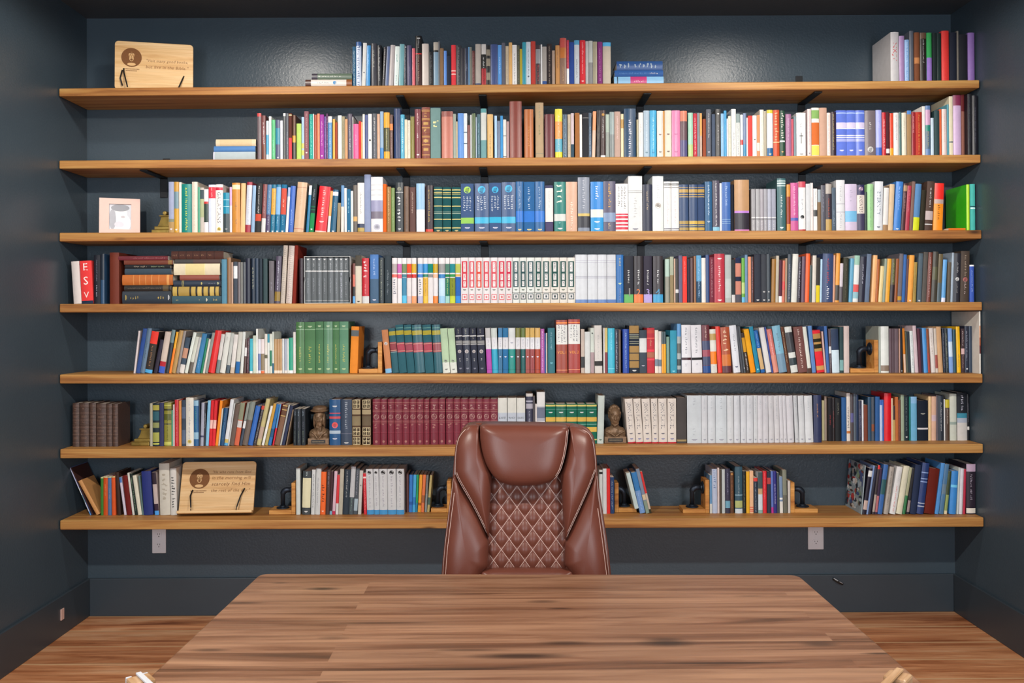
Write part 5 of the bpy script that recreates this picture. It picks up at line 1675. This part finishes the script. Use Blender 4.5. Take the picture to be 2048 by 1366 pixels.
# ------------------------------------------------------------------ small objects
def reroot(root, loc):
    root.location = loc
    for ch in root.children: ch.location = Vector(ch.location)-Vector(loc)
def pipe_bookend(label, shelf, px0, px1, side, pyt, ins, off=None, dep=.10):
    """wooden L with an iron pipe elbow; side = +1: upright at the right end"""
    Y = YF+ins; yb = SL[shelf][1]-6
    a = at(px0, yb, Y).x; b = at(px1, yb, Y).x; z = shelf_z(shelf, (a+b)/2)+.0007
    zt = at((px1 if side > 0 else px0), pyt, Y).z; th = .019
    root = thing('bookend', label, 'bookend', (0, 0, 0), group='pipe bookends')
    m = MB()
    if side > 0: m.box((a, Y, z), (b-th-.0002, Y+dep, z+th)); u = MB(); u.box((b-th, Y, z), (b, Y+dep, zt))
    else: m.box((a+th+.0002, Y, z), (b, Y+dep, z+th)); u = MB(); u.box((a, Y, z), (a+th, Y+dep, zt))
    m.build('base_board', 'bookend_wood', root, bevel=.0015); u.build('upright_board', 'bookend_wood', root, bevel=.0015)
    yc = Y+dep*.5; xw = (b-th) if side > 0 else (a+th); s = -side
    span = min((b-a)-th, .085); xp = xw+s*(off or span*.62); zp = z+th; ze = z+th+(zt-z-th)*.68
    f = MB(); f.lathe([(.030, 0), (.030, .004), (.027, .006), (.015, .007), (.015, .013), (.0, .0131)], (xp, yc, zp+.0002), 20); f.build('floor_flange', 'pipe_iron', root, smooth=False, bevel=.0008)
    f = MB(); f.lathe([(.030, 0), (.030, s*.004), (.027, s*.006), (.015, s*.007), (.015, s*.013), (0, s*.0131)], (xw+s*.0002, yc, ze), 20, axis='x'); f.build('wall_flange', 'pipe_iron', root, bevel=.0008)
    R = .022; pts = [(xp, yc, zp+.004), (xp, yc, ze-R)]+[(xp-s*(R-R*math.cos(PI/2*k/6)), yc, ze-R+R*math.sin(PI/2*k/6)) for k in range(1, 7)]+[(xw+s*.004, yc, ze)]
    p = MB(); p.tube(pts, [.0105]*2+[.0135]*5+[.0125]+[.0105], 14); p.build('pipe_elbow', 'pipe_iron', root, smooth=True); reroot(root, ((a+b)/2, Y+dep/2, z))
pipe_bookend('wooden pipe bookend before the teal volumes on the fifth shelf', 4, 717, 764, 1, 684, .075)
pipe_bookend('wooden pipe bookend near the right end of the fifth shelf', 4, 1701, 1757, 1, 680, .075)
pipe_bookend('wooden pipe bookend right of the lower reading stand on the bottom shelf', 6, 538, 591, 1, 966, .11)
pipe_bookend('wooden pipe bookend half hidden behind the chair back, bottom shelf', 6, 862, 902, 1, 962, .14)
pipe_bookend('wooden pipe bookend under the leaning white books, bottom shelf', 6, 1229.5, 1273.5, -1, 966, .13, off=.031)
pipe_bookend('wooden pipe bookend with grey pipe, left of the bluish white book on the bottom shelf', 6, 1366, 1419, 1, 960, .105)
pipe_bookend('wooden pipe bookend right of the short pale book on the bottom shelf', 6, 1581.5, 1636, -1, 965, .105)
def brass_bookend(label, shelf, px0, px1, pyt, ins):
    Y = YF+ins; a = at(px0, SL[shelf][1]-4, Y).x; b = at(px1, SL[shelf][1]-4, Y).x; z = shelf_z(shelf, a)+.0007; w = b-a
    zt = at(px1, pyt, Y).z; H = zt-z; D = .075
    root = thing('bookend', label, 'bookend', group='antique brass bookends')
    m = MB(); m.box((a, Y, z), (b, Y+D, z+H*.17)); m.box((a+w*.14, Y+.005, z+H*.17), (b, Y+D-.005, z+H*.32)); m.build('stepped_base', 'brass', root, bevel=.003)
    rings = []
    for k in range(9):
        f = k/8; xl = a+w*(.30+.28*math.sin(f*PI/2)*.7); rings.append([(xl, Y+.012, z+H*(.325+.42*f)), (b-.002, Y+.008, z+H*(.325+.42*f)), (b-.002, Y+D-.012, z+H*(.325+.42*f)), (xl, Y+D-.014, z+H*(.325+.42*f))])
    m = MB(); m.loft(rings); m.build('curved_pedestal', 'brass', root, smooth=False, bevel=.0015)
    m = MB(); m.box((a+w*.42, Y+.006, z+H*.75), (b, Y+D-.008, z+H*.80)); m.build('cap_moulding', 'brass', root, bevel=.0015)
    m = MB(); r = H*.095
    m.lathe([(0, 0), (r*.8, .0), (r, .004), (r, D-.03), (r*.8, D-.026), (0, D-.026)], (a+w*.72, Y+.01, z+H*.805+r), 20, axis='y')
    m.build('scroll', 'brass', root, bevel=.001); reroot(root, ((a+b)/2, Y+D/2, z))
brass_bookend('antique brass scroll bookend left of the books on the third shelf', 2, 302.5, 337, 421, .06)
brass_bookend('antique brass scroll bookend left of the pale olive books on the sixth shelf', 5, 262, 298.5, 849, .085)
# photograph in a pink white frame
Yp = YF+.06; A = at(198, 462, Yp); B = at(280, 462, Yp+.06); A.z = B.z = shelf_z(2, A.x)+.0008; dx = B-A; fw = dx.length; fh = at(197, 394, Yp).z-A.z
root = thing('photo_frame', 'pale pink photo frame with a grey portrait at the left end of the third shelf', 'picture frame')
root.matrix_world = Matrix.Translation(A) @ Matrix.Rotation(math.atan2(dx.y, dx.x), 4, 'Z') @ Matrix.Rotation(-.10, 4, 'X')
x0, x1, z0, z1 = fw*.24, fw*.78, fh*.14, fh*.84
m = MB(); m.box((0, 0, 0), (x0, .014, fh)); m.box((x1, 0, 0), (fw, .014, fh)); m.box((x0, 0, 0), (x1, .014, z0)); m.box((x0, 0, z1), (x1, .014, fh)); m.box((.004, .0142, .004), (fw-.004, .018, fh-.004))
m.build('frame', 'frame_pink', root)
m = MB(); m.box((x0, .008, z0), (x1, .0095, z1), hx('b8bac4'))
def blob(u, v, a, b, c, y):
    P = []
    for k in range(20):
        X = x0+(x1-x0)*u+(x1-x0)*a*math.cos(2*PI*k/20); Z = z0+(z1-z0)*v+(z1-z0)*b*math.sin(2*PI*k/20)
        P.append((min(max(X, x0+.0005), x1-.0005), y, min(max(Z, z0+.0005), z1-.0005)))
    m.poly(P, hx(c))
blob(.5, .25, .48, .42, 'd8d4dc', .0078); blob(.15, .4, .16, .4, '8a8c98', .0077); blob(.55, .62, .26, .3, 'dcd4d4', .0076); blob(.5, .86, .42, .14, '6a6c78', .0075); blob(.62, .5, .1, .05, 'a8a0a8', .0074); blob(.45, .2, .22, .12, 'c0bcc8', .0073)
m.build('photograph', 'cover_gloss', root)
m = MB(); m.box((fw*.42, .019, .0), (fw*.58, .023, fh*.7), M=Matrix.Rotation(.22, 4, 'X')); 
# busts
def ico(m, c, r, sub=2, M=None):
    bm = bmesh.new(); bmesh.ops.create_icosphere(bm, subdivisions=sub, radius=1)
    T = Matrix.Translation(Vector(c)) @ (M or Matrix()) @ Matrix.Diagonal((r[0], r[1], r[2], 1)) if not isinstance(r, float) else Matrix.Translation(Vector(c)) @ Matrix.Scale(r, 4)
    n = len(m.v); m.v += [tuple(T @ v.co) for v in bm.verts]
    for f in bm.faces: m.face([n+v.index for v in f.verts])
    bm.free()
def bust(label, px0, px1, pyt, ins, hat):
    Y = YF+ins; a = at(px0, 886, Y); b = at(px1, 886, Y); z = shelf_z(5, a.x)+.0008; w = b.x-a.x; H = at((px0+px1)/2, pyt, Y).z-z
    cx = (a.x+b.x)/2; R = random.Random(3)
    root = thing('bust', label, 'bust', (cx, Y+.04, z), group='bronze busts')
    m = MB()
    X = lambda u: u*w; Z = lambda v: v*H
    m.box((X(-.49), -.036, 0), (X(.49), .036, Z(.16)))
    for s in (-1, 1): ico(m, (X(.27*s), .0, Z(.24)), (X(.24), .032, Z(.16)))            # shoulders
    ico(m, (0, .002, Z(.27)), (X(.34), .034, Z(.2)))
    ico(m, (0, .004, Z(.42)), (X(.17), .024, Z(.16)))                                     # neck
    ico(m, (0, .0, Z(.68)), (X(.255), .034, Z(.235)), 3)                                  # skull
    ico(m, (0, -.012, Z(.60)), (X(.2), .026, Z(.17)))                                     # jaw
    ico(m, (0, -.031, Z(.645)), (X(.045), .012, Z(.075)))                                 # nose
    ico(m, (0, -.036, Z(.61)), (X(.06), .008, Z(.028)))
    for s in (-1, 1):
        ico(m, (X(.1*s), -.027, Z(.735)), (X(.085), .008, Z(.02)))                        # brow
        ico(m, (X(.1*s), -.025, Z(.693)), (X(.042), .006, Z(.018)))                       # eye
        ico(m, (X(.13*s), -.02, Z(.63)), (X(.075), .012, Z(.055)))                        # cheek
        ico(m, (X(.255*s), .004, Z(.67)), (X(.03), .01, Z(.06)))                          # ear
    ico(m, (0, -.029, Z(.553)), (X(.09), .008, Z(.014)))                                  # lips
    if hat:
        ico(m, (X(-.02), .0, Z(.86)), (X(.42), .042, Z(.05)), 3); ico(m, (X(.02), .003, Z(.925)), (X(.36), .038, Z(.072)), 3)
        for s in (-1, 1): ico(m, (X(.23*s), .0, Z(.60)), (X(.07), .024, Z(.2)))           # ear flaps
        for k in range(26): u = R.uniform(-1, 1); v = R.uniform(0, 1); ico(m, (X(.15*u*(1-.75*v)), -.026+.008*v, Z(.54-.33*v)), (X(.05), .011, Z(.07)), 1)   # long pointed beard
        for s in (-1, 1): m.tube([(X(.34*s), -.026, Z(.33)), (X(.17*s), -.034, Z(.27)), (X(.04*s), -.036, Z(.16))], .004, 6)
    else:
        for k in range(60): u = R.uniform(0, PI); v = R.uniform(-.2, 1); ico(m, (X(.25*math.cos(u)), .004-.01*v+.02*R.random(), Z(.72+.21*math.sin(u))), (X(.055), .012, Z(.04)), 1)   # curls
        for k in range(46): u = R.uniform(-1, 1); v = R.uniform(0, 1); ico(m, (X(.2*u*(1-.35*v)), -.022+.006*abs(u), Z(.56-.15*v-.02*abs(u)+.09*abs(u))), (X(.05), .012, Z(.036)), 1)   # full beard
        for s in (-1, 1): m.tube([(X(.40*s), -.026, Z(.30)), (X(.18*s), -.034, Z(.24)), (X(.02*s), -.036, Z(.18))], .0035, 6)
    o = m.build('figure', 'bronze', root, smooth=True)
    rm = o.modifiers.new('Remesh', 'REMESH'); rm.mode = 'VOXEL'; rm.voxel_size = .0017; rm.use_smooth_shade = True
    sm = o.modifiers.new('Smooth', 'SMOOTH'); sm.factor = .5; sm.iterations = 2
    p = MB(); p.box((X(-.32), -.0385, Z(.04)), (X(.32), -.0352, Z(.125)), hx('1c1a18'))
    for k in range(16):
        u = -.27+.54*k/16; p.poly([(X(u), -.0387, Z(.07)), (X(u+.02), -.0387, Z(.07)), (X(u+.02), -.0387, Z(.095)), (X(u), -.0387, Z(.095))], hx('8a7a60'))
    p.build('name_plate', 'cover_gloss', root)
bust('bronze bust of a long bearded man in a flat cap on the sixth shelf', 614.5, 658, 812, .085, True)
bust('bronze bust of a curly bearded man with a dark plate on the sixth shelf', 1208.5, 1254, 808, .08, False)
# wall sockets
def outlet(label, px0, px1, pyt, pyb):
    a = at(px0, pyb, YW); b = at(px1, pyt, YW); w = b.x-a.x; h = b.z-a.z
    root = thing('wall_outlet', label, 'outlet', (a.x, YW, a.z), group='white wall outlets')
    m = MB(); m.box((0, -.0065, 0), (w, -.0003, h)); m.build('cover_plate', 'plastic_white', root, bevel=.003)
    for k in (.30, .69):
        cx, cz = w/2, h*k; P = [(cx+w*.22*max(-1, min(1, 1.25*math.cos(2*PI*q/24))), cz+h*.125*max(-1, min(1, 1.08*math.sin(2*PI*q/24)))) for q in range(24)]
        s = MB(); s.loft([[(x, -.0066, z) for x, z in P], [(x, -.0078, z) for x, z in P]]); o = s.build('socket', 'plastic_white', root)
        d = MB()
        for u in (-.075, .075): d.box((cx+w*u-.001, -.0081, cz+h*.015), (cx+w*u+.001, -.0079, cz+h*.065))
        d.lathe([(0, -.0081), (.0024, -.0081), (.0024, -.0079), (0, -.0079)], (cx, 0, cz-h*.05), 10, axis='y')
        d.build('slots', 'dark_hole', o)
outlet('white wall outlet in light, under the right part of the bottom shelf', 1615.5, 1646.5, 1050, 1098.5)
outlet('white wall outlet in shade, under the left part of the bottom shelf', 305, 332.5, 1053, 1106)
# little steel catch on the baseboard
p0 = at(1666, 1157, YW-.02); p1 = at(1685, 1168, YW-.02)
croot = root = thing('cord_end', 'small black connector with a bright pin on the baseboard right of the desk', 'connector')
m = MB(); m.tube([(p0.x, YW-.022, p0.z), (p0.x*.5+p1.x*.5, YW-.028, p0.z*.5+p1.z*.5), (p1.x, YW-.022, p1.z)], [.006, .007, .005], 10); m.build('plug', 'plate_black', root, smooth=True)
m = MB(); m.tube([(p0.x, YW-.0295, p0.z+.004), (p1.x-.004, YW-.0325, p1.z+.006)], .0018, 8); m.build('pin', 'bright_white', root, smooth=True); reroot(root, (p0.x, YW-.022, p0.z))
p = at(151, 1228, YW-.30); 
m = MB(); m.box((.0142, YW-.30, .075), (.019, YW-.272, .125)); tag(m.build('wall_plate', 'frame_pink', bevel=.001), 'tiny beige plate on the left baseboard near the corner', 'plate')
# ------------------------------------------------------------------ desk
DZ = .75
fl = at_z(521, 1147, DZ); fr = at_z(1596, 1149.5, DZ); nl = at_z(286, 1366, DZ); nr = at_z(1845, 1366, DZ)
yn = 1.62
def ext(p, q, y): k = (y-p.y)/(q.y-p.y); return Vector((p.x+(q.x-p.x)*k, y, DZ))
nl2, nr2 = ext(fl, nl, yn), ext(fr, nr, yn)
root = thing('desk', 'large walnut brown desk with worn grain in the foreground', 'desk', (0, 0, 0))
C = [nl2, nr2, fr, fl]; P = []
for i, c in enumerate(C):
    pr = C[i-1]; nx_ = C[(i+1) % 4]; r = .03
    u = (pr-c).normalized(); v = (nx_-c).normalized()
    for k in range(7):
        s = k/6; a, b_ = c+u*r, c+v*r
        P.append((a*(1-s)**2+c*2*s*(1-s)+b_*s*s))
m = MB(); m.loft([[(p.x, p.y, DZ-.036) for p in P], [(p.x, p.y, DZ) for p in P]])
m.build('desk_top', 'walnut', root, bevel=.004)
cxm = (fl.x+fr.x)/2; cym = (fl.y+yn)/2; hw = (fr.x-fl.x)/2-.09; hd = (fl.y-yn)/2-.07
for sx in (-1, 1):
    for sy in (-1, 1):
        m = MB(); x, y = cxm+sx*hw, cym+sy*hd; m.box((x-.03, y-.03, .0005), (x+.03, y+.03, DZ-.0365)); m.build('leg', 'black_steel', root, bevel=.003)
m = MB()
for sy in (-1, 1): m.box((cxm-hw+.031, cym+sy*hd-.012, DZ-.09), (cxm+hw-.031, cym+sy*hd+.012, DZ-.037))
m.build('apron', 'black_steel', root, bevel=.002); reroot(root, (cxm, cym, 0))
# ------------------------------------------------------------------ office chair
CY = 2.78
def cp(px, py, dy=0):
    Y = CY
    for _ in range(3): z = at(px, py, Y).z; Y = CY+(z-.6)*.16+dy
    return at(px, py, Y)
chair = thing('office_chair', 'brown leather high back office chair with quilted centre behind the desk', 'chair', (at(1050, 1100, CY).x, CY, 0))
CI = Matrix.Translation(-chair.location)
def smoothloop(P, n=72):
    """closed Catmull-Rom through 2D points, corners kept where a point is repeated"""
    out = []; k = len(P)
    for i in range(k):
        p0, p1, p2, p3 = P[i-1], P[i], P[(i+1) % k], P[(i+2) % k]
        if p1 == p2: continue
        for j in range(max(3, n//k)):
            t = j/max(3, n//k)
            out.append(tuple(.5*((2*p1[q])+(-p0[q]+p2[q])*t+(2*p0[q]-5*p1[q]+4*p2[q]-p3[q])*t*t+(-p0[q]+3*p1[q]-3*p2[q]+p3[q])*t**3) for q in (0, 1)))
    return out
def cushion(name, pts, bulge, back, dy, cen=None, pw=2.6, mat='leather'):
    L = smoothloop(pts); W3 = [cp(x, y, dy) for x, y in L]
    if cen: c = cp(*cen, dy)
    else: c = sum(W3, Vector())/len(W3)
    m = MB(); rings = []
    rings.append([p+Vector((0, back, 0)) for p in W3])
    rings.append([p.copy() for p in W3])
    for s in (.985, .95, .89, .8, .68, .54, .38, .2, .06):
        b = bulge*(1-s**pw)**(1/pw*1.25)
        rings.append([c+(p-c)*s-Vector((0, b, 0)) for p in W3])
    m.loft(rings); m.v = [tuple(CI @ Vector(v)) for v in m.v]
    def seam(s, pred):
        pts = [(i, p) for i, p in enumerate(W3) if pred(*L[i])]
        runs = []; cur = []
        for i, p in pts:
            q = c+(p-c)*s-Vector((0, bulge*(1-s**pw)**(1/pw*1.25)+.0004, 0))
            if cur and i != cur[-1][0]+1: runs.append(cur); cur = []
            cur.append((i, q))
        if cur: runs.append(cur)
        return [[q for _, q in r] for r in runs if len(r) > 1]
    return m.build(name, mat, chair, smooth=True), seam
def stitch(name, lines, parent, r=.0008):
    m = MB()
    for ln in lines: m.tube(ln, r, 5)
    m.v = [tuple(CI @ Vector(v)) for v in m.v]
    return m.build(name, 'thread', parent, smooth=True)
shell = [(938, 850), (975, 848), (1050, 848.5), (1120, 850), (1150, 852), (1172, 857), (1187, 872), (1192, 905), (1195, 945), (1200, 985), (1209, 1045), (1217, 1100), (1222, 1150), (1230, 1240), (1150, 1262), (1050, 1265), (950, 1262), (875, 1240), (883, 1148), (888, 1095), (897, 1020), (904, 970), (908, 920), (912, 888), (922, 864)]
so, SLp = cushion('back_shell', shell, .004, .075, .012)
def inset_line(pts, k, dy, cx=1050, cyy=1010): return [cp(cx+(x-cx)*k, cyy+(y-cyy)*(k if False else 1), dy) for x, y in pts]
lw = [(938, 851), (958, 851), (958, 851), (960, 868), (966, 900), (976, 930), (984, 950), (984, 950), (981, 1000), (979, 1040), (978, 1076), (978, 1076), (962, 1042), (940, 1000), (918, 962), (910, 944), (910, 944), (911, 905), (918, 872)]
rw = [(1141, 853), (1165, 857), (1181, 869), (1189, 900), (1192, 938), (1192, 938), (1178, 975), (1158, 1020), (1142, 1055), (1130, 1080), (1130, 1080), (1127, 1040), (1124, 990), (1121, 950), (1121, 950), (1130, 920), (1136, 890), (1139, 868)]
ls = [(909, 950), (925, 980), (945, 1012), (963, 1046), (977, 1080), (977, 1080), (977, 1110), (976, 1132), (962, 1150), (950, 1200), (940, 1240), (882, 1235), (885, 1160), (889, 1100), (896, 1040), (903, 985)]
rs = [(1192, 944), (1196, 985), (1204, 1040), (1212, 1100), (1219, 1160), (1224, 1235), (1160, 1240), (1155, 1200), (1148, 1158), (1129, 1128), (1129, 1128), (1129, 1105), (1130, 1084), (1130, 1084), (1146, 1052), (1164, 1012), (1180, 975)]
o1, S1 = cushion('upper_bolster', lw, .042, .05, -.012, cen=(953, 930))
o2, S2 = cushion('upper_bolster', rw, .042, .05, -.012, cen=(1152, 930))
o3, S3 = cushion('side_bolster', ls, .040, .05, -.004, cen=(934, 1110))
o4, S4 = cushion('side_bolster', rs, .040, .05, -.004, cen=(1170, 1110))
hr = [(964, 850), (1000, 849), (1050, 849), (1100, 850), (1134, 853), (1136, 870), (1133, 895), (1127, 922), (1118, 946), (1102, 962), (1078, 969), (1050, 971), (1022, 970), (1000, 963), (986, 951), (974, 932), (966, 910), (961, 885), (960, 864)]
o5, S5 = cushion('headrest', hr, .045, .06, -.035, cen=(1050, 900), pw=3.2)
# quilted panel
QX0, QX1, QY0, QY1 = 972, 1136, 940, 1136
m = MB(); nx_, nz_ = 150, 170; dw, dh = 31.3, 42.5; ox, oy = 1034, 972
def qd(px, py):
    a = ((px-ox)/dw+(py-oy)/dh); b = ((px-ox)/dw-(py-oy)/dh)
    return (abs(math.sin(PI*a))*abs(math.sin(PI*b)))**.8
idx = []
for j in range(nz_+1):
    for i in range(nx_+1):
        px = QX0+(QX1-QX0)*i/nx_; py = QY0+(QY1-QY0)*j/nz_
        p = cp(px, py, .010)-Vector((0, .0075*qd(px, py), 0)); m.v.append(tuple(CI @ p))
for j in range(nz_):
    for i in range(nx_):
        a = j*(nx_+1)+i; m.face((a, a+1, a+nx_+2, a+nx_+1))
qo = m.build('quilted_panel', 'leather', chair, smooth=True)
ql = []
for k in range(-14, 15):
    for sg in (1, -1):
        seg = []
        for j in range(0, 40):
            py = QY0+(QY1-QY0)*j/39; px = ox+dw*(k-sg*(py-oy)/dh)
            if 977 <= px <= 1131: seg.append(cp(px, py, .0083))
        if len(seg) > 1: ql.append(seg)
stitch('quilt_stitching', ql, qo, .0008)
# lower lumbar roll, same quilting seen as a strip above the desk edge
lb, _ = cushion('lumbar_cushion', [(978, 1139), (1050, 1137), (1129, 1139), (1150, 1150), (1150, 1235), (1050, 1240), (955, 1235), (958, 1152)], .03, .05, -.008, cen=(1050, 1185), pw=3.5)
ql = []
for k in range(-3, 4):
    for sg in (1, -1):
        seg = [cp(1050+k*31.5+sg*14*(py-1140)/18, py, -.008)-Vector((0, .012+.012*(py-1140)/30, 0)) for py in (1141, 1150, 1160, 1172)]
        ql.append(seg)
stitch('lumbar_stitching', ql, lb, .0007)
def off(pts, dx, dy): return [cp(x+dx, y, dy) for x, y in pts]
def offn(pts, d, dy, bul=0): return [cp(x, y, dy)-Vector((0, bul, 0)) for x, y in pts]
wl = lambda x, y: (y >= 944 and x <= 977) or (x < 942 and y < 946)
wr = lambda x, y: (y >= 938 and x >= 1131) or (x > 1160 and y < 940)
stitch('bolster_stitching', S1(.975, wl)+S1(.90, lambda x, y: y >= 944 and x <= 977), o1)
stitch('bolster_stitching', S2(.975, wr)+S2(.90, lambda x, y: y >= 938 and x >= 1131), o2)
stitch('side_stitching', S3(.985, lambda x, y: x < 910 and y < 1180)+S3(.86, lambda x, y: x < 906 and y < 1180), o3)
stitch('side_stitching', S4(.985, lambda x, y: x > 1192 and y < 1180)+S4(.86, lambda x, y: x > 1196 and y < 1180), o4)
stitch('headrest_stitching', S5(.985, lambda x, y: x > 1108 and y > 853)+S5(.945, lambda x, y: x > 1112 and y > 853), o5)
# seat, arms, lift and base (under the desk)
ccx = 0
m = MB(); rings = []
for z, k in ((.43, .9), (.44, 1), (.50, 1.02), (.53, .98), (.545, .85)):
    rings.append([(.27*k*math.copysign(abs(math.cos(a))**.6, math.cos(a)), -.20+.26*k*math.copysign(abs(math.sin(a))**.6, math.sin(a)), z) for a in [2*PI*q/40 for q in range(40)]])
m.loft(rings); m.build('seat', 'leather', chair, smooth=True)
m = MB(); m.lathe([(.05, .42), (.05, .36), (.028, .355), (.028, .12), (.04, .115), (.04, .07)], (0, -.18, 0), 20); m.build('gas_lift', 'black_steel', chair)
for k in range(5):
    a = 2*PI*k/5+.3; ux, uy = math.cos(a), math.sin(a)
    m = MB(); m.tube([(.0, -.18, .10), (ux*.16, -.18+uy*.16, .095), (ux*.29, -.18+uy*.29, .075)], [.026, .022, .017], 10); m.build('base_leg', 'nylon', chair, smooth=True)
    m = MB(); m.lathe([(0, -.02), (.026, -.02), (.029, -.012), (.029, .012), (.026, .02), (0, .02)], (0, 0, 0), 18, axis='x')
    Mx = Matrix.Translation((ux*.29, -.18+uy*.29, .0295)) @ Matrix.Rotation(a+PI/2, 4, 'Z'); m.v = [tuple(Mx @ Vector(v)) for v in m.v]; m.build('caster', 'nylon', chair)
# ------------------------------------------------------------------ the two wooden guest chairs whose backs reach into the frame
def guest_chair(label, corner, sx, glint):
    """corner: outer top corner of the back; back rail runs towards the camera and inwards"""
    ang = math.atan2(-.77, -.64*sx)
    root = thing('guest_chair', label, 'chair', (corner.x, corner.y, 0), (0, 0, ang), 'wooden guest chairs')
    zt = corner.z; Wd = .46; s = sx       # seat lies on the outer side: local +y when s>0
    def bx(name, a, b, mat='chair_wood', bev=.004):
        m = MB(); a2 = (a[0], min(a[1]*s, b[1]*s), a[2]); b2 = (b[0], max(a[1]*s, b[1]*s), b[2]); m.box(a2, b2); return m.build(name, mat, root, bevel=bev)
    for x in (0, Wd-.035): bx('back_post', (x, 0, .0005), (x+.035, .035, zt-.002))
    bx('top_rail', (.0352, .004, zt-.075), (Wd-.0352, .026, zt-.008))
    bx('lower_rail', (.0352, .006, .52), (Wd-.0352, .028, .57))
    for k in range(5): bx('slat', (.06+.08*k, .01, .5702), (.06+.08*k+.03, .022, zt-.0752))
    bx('seat', (.0, .0352, .43), (Wd, .45, .465)); 
    for x in (0, Wd-.035): bx('front_leg', (x, .41, .0005), (x+.035, .445, .4298))
    if glint:  # white strips stand in for highlights on the wooden back post
        bx('edge_glint', (-.0045, .001, .3), (-.0003, .010, zt-.003), 'bright_white', .001); bx('edge_glint', (-.0045, .025, .3), (-.0003, .034, zt-.003), 'bright_white', .001)
        bx('cap_strip', (.0, .012, zt-.0018), (.2, .020, zt+.002), 'bright_white', .001)
    else: bx('cap_strip', (.0, .010, zt-.0018), (Wd, .022, zt+.003))
p = at(1779, 1334, 1.40); guest_chair('light wooden guest chair, its back corner at the lower right edge of the photo', p, 1, False)
p = at(298, 1341, 1.40); guest_chair('light wooden guest chair with painted edge highlights at the lower left edge of the photo', p, -1, True)
# ------------------------------------------------------------------ light
w = bpy.data.worlds.new('World'); sc.world = w; w.use_nodes = True
bg = w.node_tree.nodes['Background']; bg.inputs[0].default_value = (.80, .88, 1.0, 1); bg.inputs[1].default_value = .42
def area(name, loc, rot, sx, sy, power, col=(1, 1, 1)):
    l = bpy.data.lights.new(name, 'AREA'); l.shape = 'RECTANGLE'; l.size = sx; l.size_y = sy; l.energy = power; l.color = col
    o = bpy.data.objects.new(name, l); COL.objects.link(o); o.location = loc; o.rotation_euler = rot; return o
def spot(name, loc, power, size=160, r=.06, col=(1, .93, .84)):
    l = bpy.data.lights.new(name, 'SPOT'); l.energy = power; l.spot_size = math.radians(size); l.spot_blend = .25; l.shadow_soft_size = r; l.color = col
    o = bpy.data.objects.new(name, l); COL.objects.link(o); o.location = loc; return o
for x in (.90, 3.30):
    spot('downlight', (x, 3.42, HC-.02), 34, 178, .05)
for x in (.90, 3.30):
    spot('downlight', (x, 1.35, HC-.02), 225, 178, .06)  # unseen second pair, added as fill for the shelf fronts
area('window_light', (W-.15, -1.3, 1.6), (PI/2, 0, math.radians(28)), 1.6, 1.8, 105, (.88, .94, 1))
area('window_light', (.15, -1.3, 1.6), (PI/2, 0, math.radians(-28)), 1.6, 1.8, 115, (.88, .94, 1))
# ------------------------------------------------------------------ camera
cam = bpy.data.cameras.new('Camera'); co = bpy.data.objects.new('Camera', cam); COL.objects.link(co)
cam.sensor_width = 36; cam.lens = 36*F/2048; cam.shift_y = -(683-PY)/2048; cam.clip_start = .02
R3 = Matrix((RT, UP, -FD)).transposed()
co.matrix_world = Matrix.Translation(CAM) @ R3.to_4x4()
sc.camera = co
vs = sc.view_settings; vs.view_transform = 'Standard'; vs.look = 'None'; vs.gamma = 1; vs.use_curve_mapping = False; vs.exposure = .1
